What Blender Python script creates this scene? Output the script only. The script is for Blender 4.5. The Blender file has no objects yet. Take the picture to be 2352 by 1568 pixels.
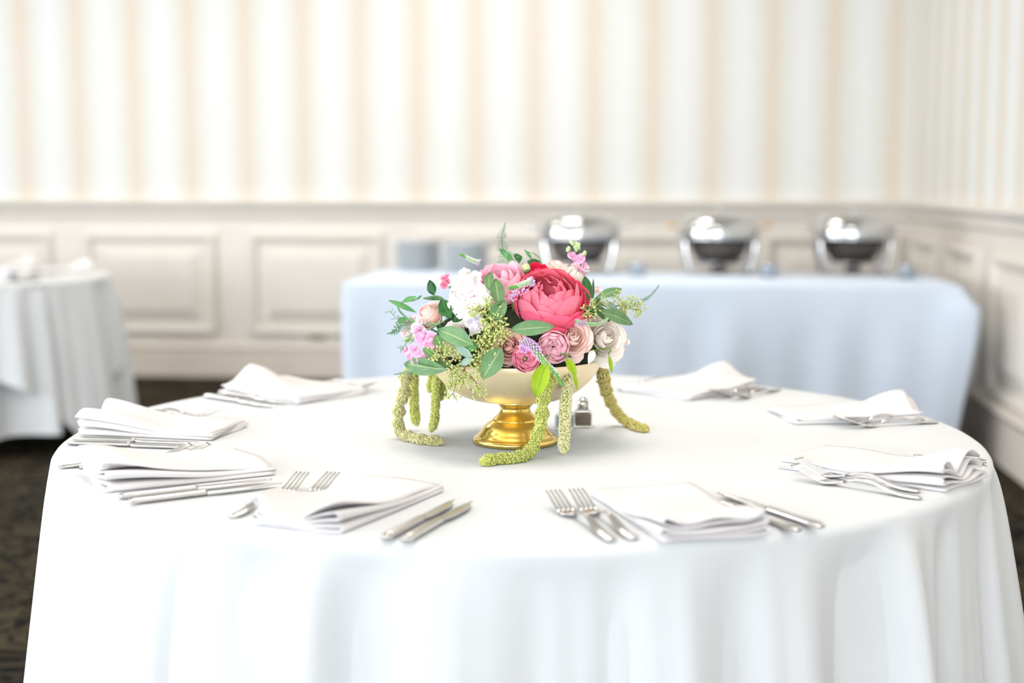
import bpy, math, random
from math import sin, cos, pi, radians, sqrt, exp
from mathutils import Vector, Matrix, noise

S = bpy.context.scene
COL = S.collection
V = Vector

# ------------------------------------------------------------------ camera, world, lights, exposure
F_PX = 3267.0
YAW, PITCH, EYE = radians(5.3), radians(6.37), 1.19
FW = V((-sin(YAW) * cos(PITCH), cos(YAW) * cos(PITCH), -sin(PITCH)))
RT = V((cos(YAW), sin(YAW), 0))
UP = RT.cross(FW)
CAM = V((0, 0, EYE))
cam_data = bpy.data.cameras.new('camera')
cam = bpy.data.objects.new('camera', cam_data)
COL.objects.link(cam)
cam.location = CAM
cam.rotation_euler = Matrix((RT, UP, -FW)).transposed().to_euler()
cam_data.sensor_width = 36
cam_data.lens = F_PX / 2352 * 36
cam_data.clip_start = 0.05
cam_data.dof.use_dof = True
cam_data.dof.focus_distance = 2.22
cam_data.dof.aperture_fstop = 1.9
S.camera = cam

S.view_settings.view_transform = 'Standard'
S.view_settings.look = 'None'
S.view_settings.gamma = 1
S.view_settings.use_curve_mapping = False
S.view_settings.exposure = 0.05
S.cycles.use_denoising = True
S.cycles.caustics_reflective = False
S.cycles.caustics_refractive = False
S.cycles.max_bounces = 8
S.cycles.diffuse_bounces = 5
S.cycles.sample_clamp_indirect = 6

world = bpy.data.worlds.new('world')
S.world = world
world.use_nodes = True
wbg = world.node_tree.nodes['Background']
wbg.inputs[0].default_value = (0.80, 0.90, 1.0, 1)
wbg.inputs[1].default_value = 1.0


def area_light(name, loc, target, sx, sy, power, color):
    d = bpy.data.lights.new(name, 'AREA')
    d.shape = 'RECTANGLE'
    d.size, d.size_y, d.energy, d.color = sx, sy, power, color
    o = bpy.data.objects.new(name, d)
    COL.objects.link(o)
    o.location = loc
    o.rotation_euler = (V(target) - V(loc)).to_track_quat('-Z', 'Y').to_euler()
    return o


WIN_REAR = [(-5.6, -4.0), (-3.3, -1.7), (-1.0, 0.6)]        # x spans of the windows behind the camera
WIN_LEFT = [(-7.0, -5.4), (-4.4, -2.8), (-1.8, -0.2), (0.8, 2.4), (3.4, 5.0)]           # y spans of the windows on the left
ROOM_X0, ROOM_X1, ROOM_Y0, ROOM_Y1, ROOM_H = -7.2, 1.537, -9.0, 8.5, 3.3
DAY = (0.87, 0.935, 1.0)
WARM = (1.0, 0.93, 0.84)
for a, b in WIN_REAR:
    area_light('daylight', ((a + b) / 2, ROOM_Y0 - 0.04, 1.75), ((a + b) / 2, 3, 1.75), b - a - 0.06, 2.04, 250, DAY)
for a, b in WIN_LEFT:
    area_light('daylight', (ROOM_X0 - 0.04, (a + b) / 2, 1.75), (0, (a + b) / 2, 1.75), b - a - 0.06, 2.04, 112 * (b - a) / 1.6, DAY)
for x, y, e in ((-0.9, 6.6, 42), (-0.3, 2.2, 42), (-3.6, 6.2, 32), (-3.6, 2.0, 22)):
    area_light('ceiling_lamp', (x, y, ROOM_H - 0.03), (x, y, 0), 1.2, 1.2, e, WARM)

# ------------------------------------------------------------------ pixel helpers (pixels of the 2352 x 1568 photograph)


def ray(px, py):
    return FW + RT * ((px - 1176) / F_PX) - UP * ((py - 784) / F_PX)


def at_z(px, py, z):
    d = ray(px, py)
    return CAM + d * ((z - EYE) / d.z)


def at_y(px, py, y):
    d = ray(px, py)
    return CAM + d * (y / d.y)


# ------------------------------------------------------------------ materials
def lin(r, g, b):
    f = lambda c: (c / 255 / 12.92) if c / 255 <= 0.04045 else ((c / 255 + 0.055) / 1.055) ** 2.4
    return (f(r), f(g), f(b), 1)


class NT:
    def __init__(self, name):
        self.m = bpy.data.materials.new(name)
        self.m.use_nodes = True
        self.t = self.m.node_tree
        self.bsdf = self.t.nodes['Principled BSDF']
        self.out = self.t.nodes['Material Output']

    def n(self, kind, **kw):
        nd = self.t.nodes.new(kind)
        for k, v in kw.items():
            setattr(nd, k, v)
        return nd

    def l(self, a, b):
        self.t.links.new(a, b)

    def math(self, op, a, b=None, c=None):
        nd = self.n('ShaderNodeMath', operation=op)
        for i, x in enumerate((a, b, c)):
            if x is None:
                continue
            if isinstance(x, (int, float)):
                nd.inputs[i].default_value = x
            else:
                self.l(x, nd.inputs[i])
        return nd.outputs[0]

    def ramp(self, fac, stops, interp='LINEAR'):
        nd = self.n('ShaderNodeValToRGB')
        nd.color_ramp.interpolation = interp
        e = nd.color_ramp.elements
        while len(e) < len(stops):
            e.new(0.5)
        for el, (p, c) in zip(e, stops):
            el.position = p
            el.color = c
        self.l(fac, nd.inputs[0])
        return nd.outputs[0]

    def noise(self, scale, detail=3, coord='Object', dist=0.0, stretch=None):
        tc = self.n('ShaderNodeTexCoord')
        src = tc.outputs[coord]
        if stretch:
            mp = self.n('ShaderNodeMapping')
            mp.inputs['Scale'].default_value = stretch
            self.l(src, mp.inputs[0])
            src = mp.outputs[0]
        nd = self.n('ShaderNodeTexNoise')
        nd.inputs['Scale'].default_value = scale
        nd.inputs['Detail'].default_value = detail
        nd.inputs['Distortion'].default_value = dist
        self.l(src, nd.inputs['Vector'])
        return nd.outputs[0]

    def bump(self, h, strength=0.2, dist=0.002):
        b = self.n('ShaderNodeBump')
        b.inputs['Strength'].default_value = strength
        b.inputs['Distance'].default_value = dist
        self.l(h, b.inputs['Height'])
        self.l(b.outputs[0], self.bsdf.inputs['Normal'])


def mat_simple(name, c1, c2=None, rough=0.6, metal=0.0, scale=30, bump=0.0, spec=0.5, translucent=0.0, coat=0.0):
    k = NT(name)
    c2 = c2 or c1
    f = k.noise(scale)
    col = k.ramp(f, [(0.32, lin(*c1)), (0.68, lin(*c2))])
    k.l(col, k.bsdf.inputs['Base Color'])
    k.bsdf.inputs['Roughness'].default_value = rough
    k.bsdf.inputs['Metallic'].default_value = metal
    k.bsdf.inputs['Specular IOR Level'].default_value = spec
    k.bsdf.inputs['Coat Weight'].default_value = coat
    if bump:
        k.bump(k.noise(scale * 3), bump)
    if translucent:
        tr = k.n('ShaderNodeBsdfTranslucent')
        k.l(col, tr.inputs[0])
        mx = k.n('ShaderNodeMixShader')
        mx.inputs[0].default_value = translucent
        k.l(k.bsdf.outputs[0], mx.inputs[1])
        k.l(tr.outputs[0], mx.inputs[2])
        k.l(mx.outputs[0], k.out.inputs[0])
    return k.m


def mat_petal(name, inner, outer, translucent=0.18):
    """colour runs from the petal's base (UV v = 0) to its rim (v = 1), with fine veins"""
    k = NT(name)
    uv = k.n('ShaderNodeUVMap')
    sep = k.n('ShaderNodeSeparateXYZ')
    k.l(uv.outputs[0], sep.inputs[0])
    nz = k.math('MULTIPLY', k.math('SUBTRACT', k.noise(90), 0.5), 0.25)
    col = k.ramp(k.math('ADD', sep.outputs[1], nz), [(0.10, lin(*inner)), (0.72, lin(*outer))])
    k.l(col, k.bsdf.inputs['Base Color'])
    k.bsdf.inputs['Roughness'].default_value = 0.6
    k.bsdf.inputs['Specular IOR Level'].default_value = 0.25
    wave = k.math('SINE', k.math('MULTIPLY', sep.outputs[0], 60.0))
    k.bump(wave, 0.05, 0.0004)
    tr = k.n('ShaderNodeBsdfTranslucent')
    k.l(col, tr.inputs[0])
    mx = k.n('ShaderNodeMixShader')
    mx.inputs[0].default_value = translucent
    k.l(k.bsdf.outputs[0], mx.inputs[1])
    k.l(tr.outputs[0], mx.inputs[2])
    k.l(mx.outputs[0], k.out.inputs[0])
    return k.m


def mat_leaf(name, c1, c2, rib, rough=0.45):
    """UV u = 0.5 is the midrib"""
    k = NT(name)
    uv = k.n('ShaderNodeUVMap')
    sep = k.n('ShaderNodeSeparateXYZ')
    k.l(uv.outputs[0], sep.inputs[0])
    d = k.math('ABSOLUTE', k.math('SUBTRACT', sep.outputs[0], 0.5))
    vein = k.math('ABSOLUTE', k.math('SINE', k.math('MULTIPLY', k.math('SUBTRACT', sep.outputs[1], k.math('MULTIPLY', d, 0.5)), 42.0)))
    base = k.ramp(k.noise(45), [(0.3, lin(*c1)), (0.7, lin(*c2))])
    m1 = k.n('ShaderNodeMix', data_type='RGBA')
    k.l(k.ramp(d, [(0.012, (1, 1, 1, 1)), (0.04, (0, 0, 0, 1))]), m1.inputs[0])
    k.l(base, m1.inputs[6])
    m1.inputs[7].default_value = lin(*rib)
    k.l(m1.outputs[2], k.bsdf.inputs['Base Color'])
    k.bsdf.inputs['Roughness'].default_value = rough
    k.bsdf.inputs['Specular IOR Level'].default_value = 0.35
    k.bump(vein, 0.15, 0.0005)
    tr = k.n('ShaderNodeBsdfTranslucent')
    k.l(m1.outputs[2], tr.inputs[0])
    mx = k.n('ShaderNodeMixShader')
    mx.inputs[0].default_value = 0.22
    k.l(k.bsdf.outputs[0], mx.inputs[1])
    k.l(tr.outputs[0], mx.inputs[2])
    k.l(mx.outputs[0], k.out.inputs[0])
    return k.m


def mat_cloth(name, c, scale=900, rough=0.85):
    k = NT(name)
    f = k.noise(6, 2)
    c2 = tuple(min(255, x + 3) for x in c)
    k.l(k.ramp(f, [(0.35, lin(*c)), (0.65, lin(*c2))]), k.bsdf.inputs['Base Color'])
    k.bsdf.inputs['Roughness'].default_value = rough
    k.bsdf.inputs['Specular IOR Level'].default_value = 0.15
    k.bsdf.inputs['Sheen Weight'].default_value = 0.1
    k.bump(k.noise(scale, 1), 0.06, 0.0004)
    return k.m


def mat_wallpaper(name, axis):
    k = NT(name)
    g = k.n('ShaderNodeNewGeometry')
    sep = k.n('ShaderNodeSeparateXYZ')
    k.l(g.outputs['Position'], sep.inputs[0])
    x0 = -3.794 if axis == 0 else 8.15
    ph = k.math('FRACT', k.math('ADD', k.math('DIVIDE', k.math('SUBTRACT', sep.outputs[axis], x0), 0.3485), 100.5))
    d = k.math('MULTIPLY', k.math('ABSOLUTE', k.math('SUBTRACT', ph, 0.5)), 2.0)      # 0 at the middle of a beige stripe
    dam = k.n('ShaderNodeTexVoronoi')                       # a leafy damask print along the beige stripe
    dam.inputs['Scale'].default_value = 16
    k.l(g.outputs['Position'], dam.inputs['Vector'])
    d2 = k.math('ADD', d, k.math('MULTIPLY', k.math('SUBTRACT', dam.outputs[0], 0.4), 0.10))
    col = k.ramp(d2, [(0.0, lin(218, 207, 193)), (0.24, lin(219, 209, 196)), (0.36, lin(221, 219, 212)), (0.62, lin(222, 221, 216)),
                      (0.74, lin(226, 226, 224)), (1.0, lin(227, 227, 226))])
    k.l(col, k.bsdf.inputs['Base Color'])
    k.bsdf.inputs['Roughness'].default_value = 0.55
    k.bsdf.inputs['Specular IOR Level'].default_value = 0.25
    return k.m


def mat_carpet():
    k = NT('patterned_carpet')
    n1 = k.noise(6.5, 2, 'Object', 1.2, (0.75, 1.0, 1.0))
    w = k.math('SINE', k.math('MULTIPLY', n1, 46.0))
    n2 = k.noise(220, 2)
    f = k.math('ADD', w, k.math('MULTIPLY', k.math('SUBTRACT', n2, 0.5), 0.9))
    k.l(k.ramp(k.math('MULTIPLY_ADD', f, 0.5, 0.5), [(0.30, lin(13, 13, 16)), (0.52, lin(56, 50, 37)), (0.85, lin(70, 62, 46))]), k.bsdf.inputs['Base Color'])
    k.bsdf.inputs['Roughness'].default_value = 0.95
    k.bsdf.inputs['Specular IOR Level'].default_value = 0.1
    k.bump(n2, 0.4, 0.004)
    return k.m


def mat_glass(name):
    k = NT(name)
    tr = k.n('ShaderNodeBsdfTransparent')
    gl = k.n('ShaderNodeBsdfGlossy')
    gl.inputs['Roughness'].default_value = 0.03
    fr = k.n('ShaderNodeFresnel')
    k.l(k.ramp(k.noise(40), [(0.3, lin(248, 252, 252)), (0.7, lin(250, 253, 253))]), tr.inputs[0])
    fr.inputs['IOR'].default_value = 1.5
    mx = k.n('ShaderNodeMixShader')
    k.l(k.math('MULTIPLY', fr.outputs[0], 0.8), mx.inputs[0])
    k.l(tr.outputs[0], mx.inputs[1])
    k.l(gl.outputs[0], mx.inputs[2])
    k.l(mx.outputs[0], k.out.inputs[0])
    return k.m


M = {}
M['linen'] = mat_cloth('white_table_linen', (217, 219, 221))
M['linen_cool'] = mat_cloth('daylight_tinted_buffet_linen', (212, 222, 236))  # white cloth with the blue of the window daylight mixed into its colour
M['napkin'] = mat_cloth('white_napkin_cotton', (223, 219, 219), 700)
M['steel'] = mat_simple('stainless_cutlery_steel', (222, 218, 214), (230, 226, 223), 0.18, 1.0, 60)
M['chrome'] = mat_simple('polished_chafer_steel', (205, 206, 208), (214, 214, 214), 0.07, 1.0, 40)
M['dark_steel'] = mat_simple('dark_chafer_insert', (104, 96, 92), (116, 108, 103), 0.2, 1.0, 40)
M['black'] = mat_simple('black_gap_shade_and_sockets', (18, 16, 15), (26, 24, 22), 0.5, 0.0, 40)  # sockets and holes, also the painted shade under the chafer rims
M['brass'] = mat_simple('polished_gold_metal', (236, 203, 108), (242, 212, 122), 0.16, 1.0, 25)
M['satin_gold'] = mat_simple('satin_gold_metal', (248, 230, 194), (252, 236, 204), 0.46, 0.9, 25, 0.03)
M['knob_brass'] = mat_simple('warm_brass_knob', (225, 165, 85), (232, 176, 98), 0.25, 1.0)
M['paint'] = mat_simple('cream_wainscot_paint', (222, 215, 206), (224, 218, 210), 0.45, 0, 8)
M['paint_base'] = mat_simple('taupe_base_paint', (218, 207, 195), (221, 211, 200), 0.5, 0, 8)
M['ceiling'] = mat_simple('white_ceiling_paint', (232, 230, 226), (235, 233, 229), 0.8, 0, 5)
M['plate'] = mat_simple('white_china', (212, 217, 220), (217, 222, 224), 0.25, 0, 10)
M['cup'] = mat_simple('brushed_cup_steel', (160, 168, 178), (174, 182, 191), 0.25, 0.9, 60)
M['outlet'] = mat_simple('aged_brass_plate', (120, 105, 45), (135, 118, 55), 0.35, 0.8, 60)
M['glass'] = mat_glass('clear_shaker_glass')
M['pepper'] = mat_simple('ground_pepper', (110, 90, 74), (172, 148, 128), 0.9, 0, 900, 0.4)
M['salt'] = mat_simple('fine_salt', (228, 230, 231), (235, 235, 235), 0.9, 0, 600, 0.2)
M['foam'] = mat_simple('dark_green_floral_foam', (22, 34, 18), (34, 48, 26), 0.95, 0, 80, 0.4)
M['carpet'] = mat_carpet()
M['paper_x'] = mat_wallpaper('striped_wallpaper', 0)
M['paper_y'] = mat_wallpaper('striped_side_wallpaper', 1)

M['coral'] = mat_petal('coral_peony_petal', (254, 62, 118), (255, 118, 152))
M['coral_light'] = mat_petal('light_coral_peony_petal', (255, 92, 138), (255, 150, 174))
M['crimson'] = mat_petal('crimson_petal', (226, 20, 70), (250, 56, 106))
M['pink'] = mat_petal('pale_pink_peony_petal', (253, 150, 196), (255, 212, 226))
M['blush'] = mat_petal('blush_rose_petal', (255, 206, 186), (255, 231, 223))
M['cream'] = mat_petal('cream_rose_petal', (249, 234, 218), (254, 248, 241))
M['dusty'] = mat_petal('dusty_pink_rose_petal', (236, 178, 168), (251, 214, 208))
M['candy'] = mat_petal('candy_pink_petal', (255, 166, 194), (255, 208, 222))
M['hot'] = mat_petal('hot_pink_ranunculus_petal', (252, 90, 140), (255, 168, 194))
M['white'] = mat_petal('white_stock_petal', (232, 238, 214), (253, 249, 250))
M['lav'] = mat_petal('lavender_white_petal', (238, 226, 244), (248, 242, 250))
M['pinkstock'] = mat_petal('pink_stock_petal', (240, 158, 212), (250, 198, 226))
M['palestock'] = mat_petal('pale_pink_stock_petal', (246, 214, 220), (252, 234, 236))
M['budgreen'] = mat_simple('pale_green_bud', (176, 206, 140), (198, 222, 164), 0.5, 0, 60)
M['stem'] = mat_simple('green_stem', (96, 128, 60), (118, 146, 74), 0.5, 0, 60)
M['redstem'] = mat_simple('reddish_stem', (164, 104, 66), (176, 128, 80), 0.5, 0, 60)
M['seed'] = mat_simple('eucalyptus_seed', (184, 196, 108), (214, 220, 150), 0.5, 0, 300)
M['sage'] = mat_leaf('sage_eucalyptus_leaf', (104, 146, 98), (126, 164, 116), (186, 204, 150))
M['sage_dark'] = mat_leaf('deep_sage_leaf', (88, 128, 76), (110, 146, 92), (160, 186, 120))
M['sage_blue'] = mat_leaf('blue_grey_leaf', (150, 182, 168), (166, 194, 180), (186, 206, 194))
M['dark_leaf'] = mat_leaf('glossy_dark_leaf', (28, 84, 34), (48, 112, 46), (80, 140, 70), 0.28)
M['mid_leaf'] = mat_leaf('mid_green_leaf', (84, 150, 84), (110, 172, 104), (140, 190, 130))
M['lime_leaf'] = mat_leaf('lime_green_leaf', (146, 178, 22), (168, 198, 44), (118, 150, 20))
M['fern'] = mat_simple('fern_green', (92, 142, 92), (120, 164, 112), 0.6, 0, 60)
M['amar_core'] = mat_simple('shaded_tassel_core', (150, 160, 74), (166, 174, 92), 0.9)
M['amar_green'] = mat_simple('lime_amaranthus', (186, 194, 90), (220, 222, 140), 0.8, 0, 260)
M['amar_cream'] = mat_simple('cream_amaranthus', (216, 214, 156), (238, 234, 192), 0.8, 0, 260)
M['amar_tan'] = mat_simple('tan_amaranthus', (200, 184, 104), (218, 204, 134), 0.8, 0, 260)
M['amar_buff'] = mat_simple('buff_amaranthus', (196, 188, 136), (218, 212, 164), 0.8, 0, 260)
M['veronica'] = mat_simple('lilac_veronica_floret', (222, 166, 232), (241, 206, 245), 0.7, 0, 200)
M['ver_white'] = mat_simple('white_veronica_floret', (238, 240, 226), (250, 250, 244), 0.7, 0, 200)
M['ver_green'] = mat_simple('green_veronica_spike', (96, 172, 72), (130, 196, 100), 0.6, 0, 200)
M['center'] = mat_simple('dark_ranunculus_eye', (74, 60, 36), (120, 96, 60), 0.7, 0, 400)
M['tan'] = mat_simple('buff_pistil', (206, 160, 120), (220, 176, 136), 0.7, 0, 200)

# ------------------------------------------------------------------ object helpers


def link(o):
    COL.objects.link(o)
    return o


def make(name, verts, faces, mat, parent=None, smooth=True, uvs=None, kind=None, label=None):
    me = bpy.data.meshes.new(name)
    me.from_pydata([tuple(v) for v in verts], [], faces)
    me.materials.append(mat)
    if smooth:
        me.polygons.foreach_set('use_smooth', [True] * len(me.polygons))
    if uvs:
        ul = me.uv_layers.new(name='UVMap')
        for lp in me.loops:
            ul.data[lp.index].uv = uvs[lp.vertex_index]
    me.update()
    o = link(bpy.data.objects.new(name, me))
    if parent:
        o.parent = parent
    if kind:
        o['kind'] = kind
    if label:
        o['label'] = label
    return o


def frame_matrix(loc, axis, spin=0.0):
    z = V(axis).normalized()
    x = V((1, 0, 0)) - z * z.x
    if x.length < 0.2:
        x = V((0, 1, 0)) - z * z.y
    x.normalize()
    y = z.cross(x)
    m = Matrix((x, y, z)).transposed().to_4x4()
    return Matrix.Translation(V(loc)) @ m @ Matrix.Rotation(spin, 4, 'Z')


def tag(o, label, cat, group=None):
    o['label'] = label
    o['category'] = cat
    if group:
        o['group'] = group
    return o


def thing(name, label, cat, loc=(0, 0, 0), rotz=0.0, group=None, matrix=None):
    o = link(bpy.data.objects.new(name, None))
    o.empty_display_size = 0.02
    if matrix is not None:
        o.location = matrix.to_translation()
        o.rotation_euler = matrix.to_euler()
    else:
        o.location = loc
        o.rotation_euler = (0, 0, rotz)
    return tag(o, label, cat, group)


def struct(o):
    o['kind'] = 'structure'
    return o


class MB:
    def __init__(self):
        self.v, self.f, self.uv = [], [], []

    def add(self, verts, faces, uvs=None):
        n = len(self.v)
        self.v += [V(x) for x in verts]
        self.f += [tuple(i + n for i in f) for f in faces]
        self.uv += uvs if uvs else [(0.5, 0.5)] * len(verts)
        return self

    def box(self, x0, x1, y0, y1, z0, z1):
        vs = [(x0, y0, z0), (x1, y0, z0), (x1, y1, z0), (x0, y1, z0), (x0, y0, z1), (x1, y0, z1), (x1, y1, z1), (x0, y1, z1)]
        return self.add(vs, [(0, 3, 2, 1), (4, 5, 6, 7), (0, 1, 5, 4), (1, 2, 6, 5), (2, 3, 7, 6), (3, 0, 4, 7)])

    def tube(self, pts, radii, n=8, cap=True):
        pts = [V(p) for p in pts]
        if not isinstance(radii, (list, tuple)):
            radii = [radii] * len(pts)
        vs, fs = [], []
        ref = None
        for i, p in enumerate(pts):
            t = (pts[min(i + 1, len(pts) - 1)] - pts[max(i - 1, 0)]).normalized()
            if ref is None:
                ref = t.orthogonal().normalized()
            ref = (ref - t * ref.dot(t)).normalized()
            b = t.cross(ref)
            for k in range(n):
                a = 2 * pi * k / n
                vs.append(p + (ref * cos(a) + b * sin(a)) * radii[i])
        for i in range(len(pts) - 1):
            for k in range(n):
                k2 = (k + 1) % n
                fs.append((i * n + k, i * n + k2, (i + 1) * n + k2, (i + 1) * n + k))
        if cap:
            fs.append(tuple(range(n - 1, -1, -1)))
            fs.append(tuple((len(pts) - 1) * n + k for k in range(n)))
        return self.add(vs, fs)

    def lathe(self, prof, n=48, loc=(0, 0, 0), cap=True):
        vs, fs = [], []
        for r, z in prof:
            for k in range(n):
                a = 2 * pi * k / n
                vs.append((loc[0] + r * cos(a), loc[1] + r * sin(a), loc[2] + z))
        for i in range(len(prof) - 1):
            for k in range(n):
                k2 = (k + 1) % n
                fs.append((i * n + k, i * n + k2, (i + 1) * n + k2, (i + 1) * n + k))
        if cap:
            if prof[0][0] > 1e-5:
                fs.append(tuple(range(n - 1, -1, -1)))
            if prof[-1][0] > 1e-5:
                fs.append(tuple((len(prof) - 1) * n + k for k in range(n)))
        return self.add(vs, fs)

    def ball(self, c, r, squash=1.0):
        c = V(c)
        vs = [c + V(d) * r for d in ICO[0]]
        return self.add(vs, ICO[1])

    def teardrop(self, c, d, length, r):
        """a small pointed bud from c along d"""
        d = V(d).normalized()
        x = d.orthogonal().normalized()
        y = d.cross(x)
        c = V(c)
        vs = [c]
        for k in range(4):
            a = pi / 2 * k
            vs.append(c + d * length * 0.6 + (x * cos(a) + y * sin(a)) * r)
        vs.append(c + d * length)
        fs = [(0, 1 + (k + 1) % 4, 1 + k) for k in range(4)] + [(5, 1 + k, 1 + (k + 1) % 4) for k in range(4)]
        return self.add(vs, fs)

    def build(self, name, mat, parent=None, smooth=True, kind=None, label=None, uv=False):
        return make(name, self.v, self.f, mat, parent, smooth, self.uv if uv else None, kind, label)


def _ico():
    t = (1 + sqrt(5)) / 2
    v = [(-1, t, 0), (1, t, 0), (-1, -t, 0), (1, -t, 0), (0, -1, t), (0, 1, t), (0, -1, -t), (0, 1, -t), (t, 0, -1), (t, 0, 1), (-t, 0, -1), (-t, 0, 1)]
    v = [V(x).normalized() for x in v]
    f = [(0, 11, 5), (0, 5, 1), (0, 1, 7), (0, 7, 10), (0, 10, 11), (1, 5, 9), (5, 11, 4), (11, 10, 2), (10, 7, 6), (7, 1, 8), (3, 9, 4), (3, 4, 2), (3, 2, 6), (3, 6, 8), (3, 8, 9), (4, 9, 5), (2, 4, 11), (6, 2, 10), (8, 6, 7), (9, 8, 1)]
    return v, f


ICO = _ico()


def edge_soft(o, width=0.002, seg=2):
    b = o.modifiers.new('bevel', 'BEVEL')
    b.width, b.segments, b.limit_method = width, seg, 'ANGLE'
    return o


def catmull(pts, n=6):
    pts = [V(p) for p in pts]
    P = [pts[0] * 2 - pts[1]] + pts + [pts[-1] * 2 - pts[-2]]
    out = []
    for i in range(1, len(P) - 2):
        for k in range(n):
            t = k / n
            out.append(0.5 * ((2 * P[i]) + (P[i + 1] - P[i - 1]) * t + (2 * P[i - 1] - 5 * P[i] + 4 * P[i + 1] - P[i + 2]) * t * t + (3 * P[i] - P[i - 1] - 3 * P[i + 1] + P[i + 2]) * t ** 3))
    out.append(pts[-1])
    return out


def sstep(a, b, x):
    t = max(0.0, min(1.0, (x - a) / (b - a)))
    return t * t * (3 - 2 * t)


# ------------------------------------------------------------------ the room
X0, X1, Y0, Y1, RH = ROOM_X0, ROOM_X1, ROOM_Y0, ROOM_Y1, ROOM_H
RAIL = 1.035
struct(MB().box(X0, X1, Y0, Y1, -0.1, 0).build('floor', M['carpet'], smooth=False))
struct(MB().box(X0 - 0.2, X1 + 0.2, Y0 - 0.2, Y1 + 0.2, RH, RH + 0.1).build('ceiling', M['ceiling'], smooth=False))
wall_back = struct(MB().box(X0 - 0.2, X1 + 0.2, Y1, Y1 + 0.2, RAIL, RH).build('wall_back', M['paper_x'], smooth=False))
wall_right = struct(MB().box(X1, X1 + 0.2, Y0, Y1, RAIL, RH).build('wall_right', M['paper_y'], smooth=False))


def wall_with_openings(name, spans, horizontal):
    m = MB()
    lo, hi = (X0, X1) if horizontal else (Y0, Y1)
    zb, zt = 0.72, 2.78
    cuts = [lo] + [c for s in spans for c in s] + [hi]
    for i in range(0, len(cuts), 2):
        a, b = cuts[i], cuts[i + 1]
        if horizontal:
            m.box(a, b, Y0 - 0.2, Y0, 0, RH)
        else:
            m.box(X0 - 0.2, X0, a, b, 0, RH)
    for a, b in spans:
        for z0, z1 in ((0, zb), (zt, RH)):
            if horizontal:
                m.box(a, b, Y0 - 0.2, Y0, z0, z1)
            else:
                m.box(X0 - 0.2, X0, a, b, z0, z1)
    return struct(m.build(name, M['paint'], smooth=False))


wall_with_openings('wall_rear', WIN_REAR, True)
wall_with_openings('wall_left', WIN_LEFT, False)


def to_back(p):                       # (along, out from the wall, height) -> world on the back wall
    return V((p[0], Y1 - p[1], p[2]))


def to_right(p):
    return V((X1 - p[1], p[0], p[2]))


def wmap(m, f):
    m.v = [f(v) for v in m.v]
    return m


def rect_ring(a0, a1, z0, z1, rings):
    """mitred rectangular moulding: rings = [(inset, out)] from outside in"""
    vs, fs = [], []
    for ins, out in rings:
        vs += [(a0 + ins, out, z0 + ins), (a1 - ins, out, z0 + ins), (a1 - ins, out, z1 - ins), (a0 + ins, out, z1 - ins)]
    for i in range(len(rings) - 1):
        for k in range(4):
            k2 = (k + 1) % 4
            fs.append((i * 4 + k, i * 4 + k2, (i + 1) * 4 + k2, (i + 1) * 4 + k))
    return vs, fs


def wainscot(wall, f, lo, hi, panels):
    body = MB().box(lo, hi, -0.2, 0.0, 0.0, RAIL)
    wmap(body, f).build('wainscot', M['paint'], wall, smooth=False)
    for a, b in panels:
        z0, z1 = 0.262, 0.885
        vs, fs = rect_ring(a, b, z0, z1, [(0, 0.0), (0.0, 0.022), (0.018, 0.034), (0.04, 0.028), (0.05, 0.012), (0.052, 0.002)])
        wmap(MB().add(vs, fs), f).build('panel_moulding', M['paint'], wall, smooth=False)
        vs, fs = rect_ring(a + 0.05, b - 0.05, z0 + 0.05, z1 - 0.05, [(0, 0.002), (0.03, 0.003), (0.095, 0.024), (0.098, 0.028)])
        fs.append((12, 13, 14, 15))
        wmap(MB().add(vs, fs), f).build('raised_panel', M['paint'], wall, smooth=False)


PW = 0.83
back_panels = [(-3.434 + 1.035 * k, -3.434 + 1.035 * k + (PW if k < 4 else 0.79)) for k in range(-3, 5)]
wainscot(wall_back, to_back, X0, X1, back_panels)
right_panels = [(8.30 - 0.955 * k - 0.68, 8.30 - 0.955 * k) for k in range(0, 8)]
wainscot(wall_right, to_right, Y0, Y1, right_panels)


def strip(name, f, lo, hi, prof, mat):
    vs, fs = [], []
    n = len(prof)
    for a in (lo, hi):
        vs += [(a, o, z) for o, z in prof]
    for i in range(n - 1):
        fs.append((i, i + 1, n + i + 1, n + i))
    return struct(wmap(MB().add(vs, fs), f).build(name, mat, smooth=False))


rail_prof = [(0, 1.085), (0.055, 1.08), (0.062, 1.066), (0.05, 1.05), (0.028, 1.03), (0.022, 0.99), (0.008, 0.975), (0, 0.972)]
strip('trim_1', to_back, X0, X1, rail_prof, M['paint'])
strip('trim_2', to_right, Y0, Y1, rail_prof, M['paint'])
base_prof = [(0, 0.205), (0.02, 0.2), (0.028, 0.18), (0.02, 0.165), (0.018, 0.0)]
strip('baseboard_back', to_back, X0, X1, base_prof, M['paint_base'])
base_prof2 = [(0, 0.262), (0.05, 0.255), (0.062, 0.235), (0.045, 0.215), (0.03, 0.2), (0.03, 0.0)]
strip('baseboard_right', to_right, Y0, Y1, base_prof2, M['paint_base'])

# brass floor outlet on the back wall
oc = at_y(729, 771, Y1)
t = thing('wall_outlet', 'small brass outlet plate low on the cream panelled wall', 'outlet', (oc.x, Y1 - 0.001, oc.z - 0.022))
edge_soft(MB().box(-0.055, 0.055, -0.007, 0, 0, 0.044).build('cover_plate', M['outlet'], t, smooth=False), 0.004)
for sx in (-0.024, 0.024):
    MB().box(sx - 0.012, sx + 0.012, -0.0085, -0.006, 0.012, 0.032).build('socket_face', M['black'], t, smooth=False)

# ------------------------------------------------------------------ tablecloths
TZ = 0.76
TC = V((-0.21, 2.43, 0))
TR = 0.78


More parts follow.
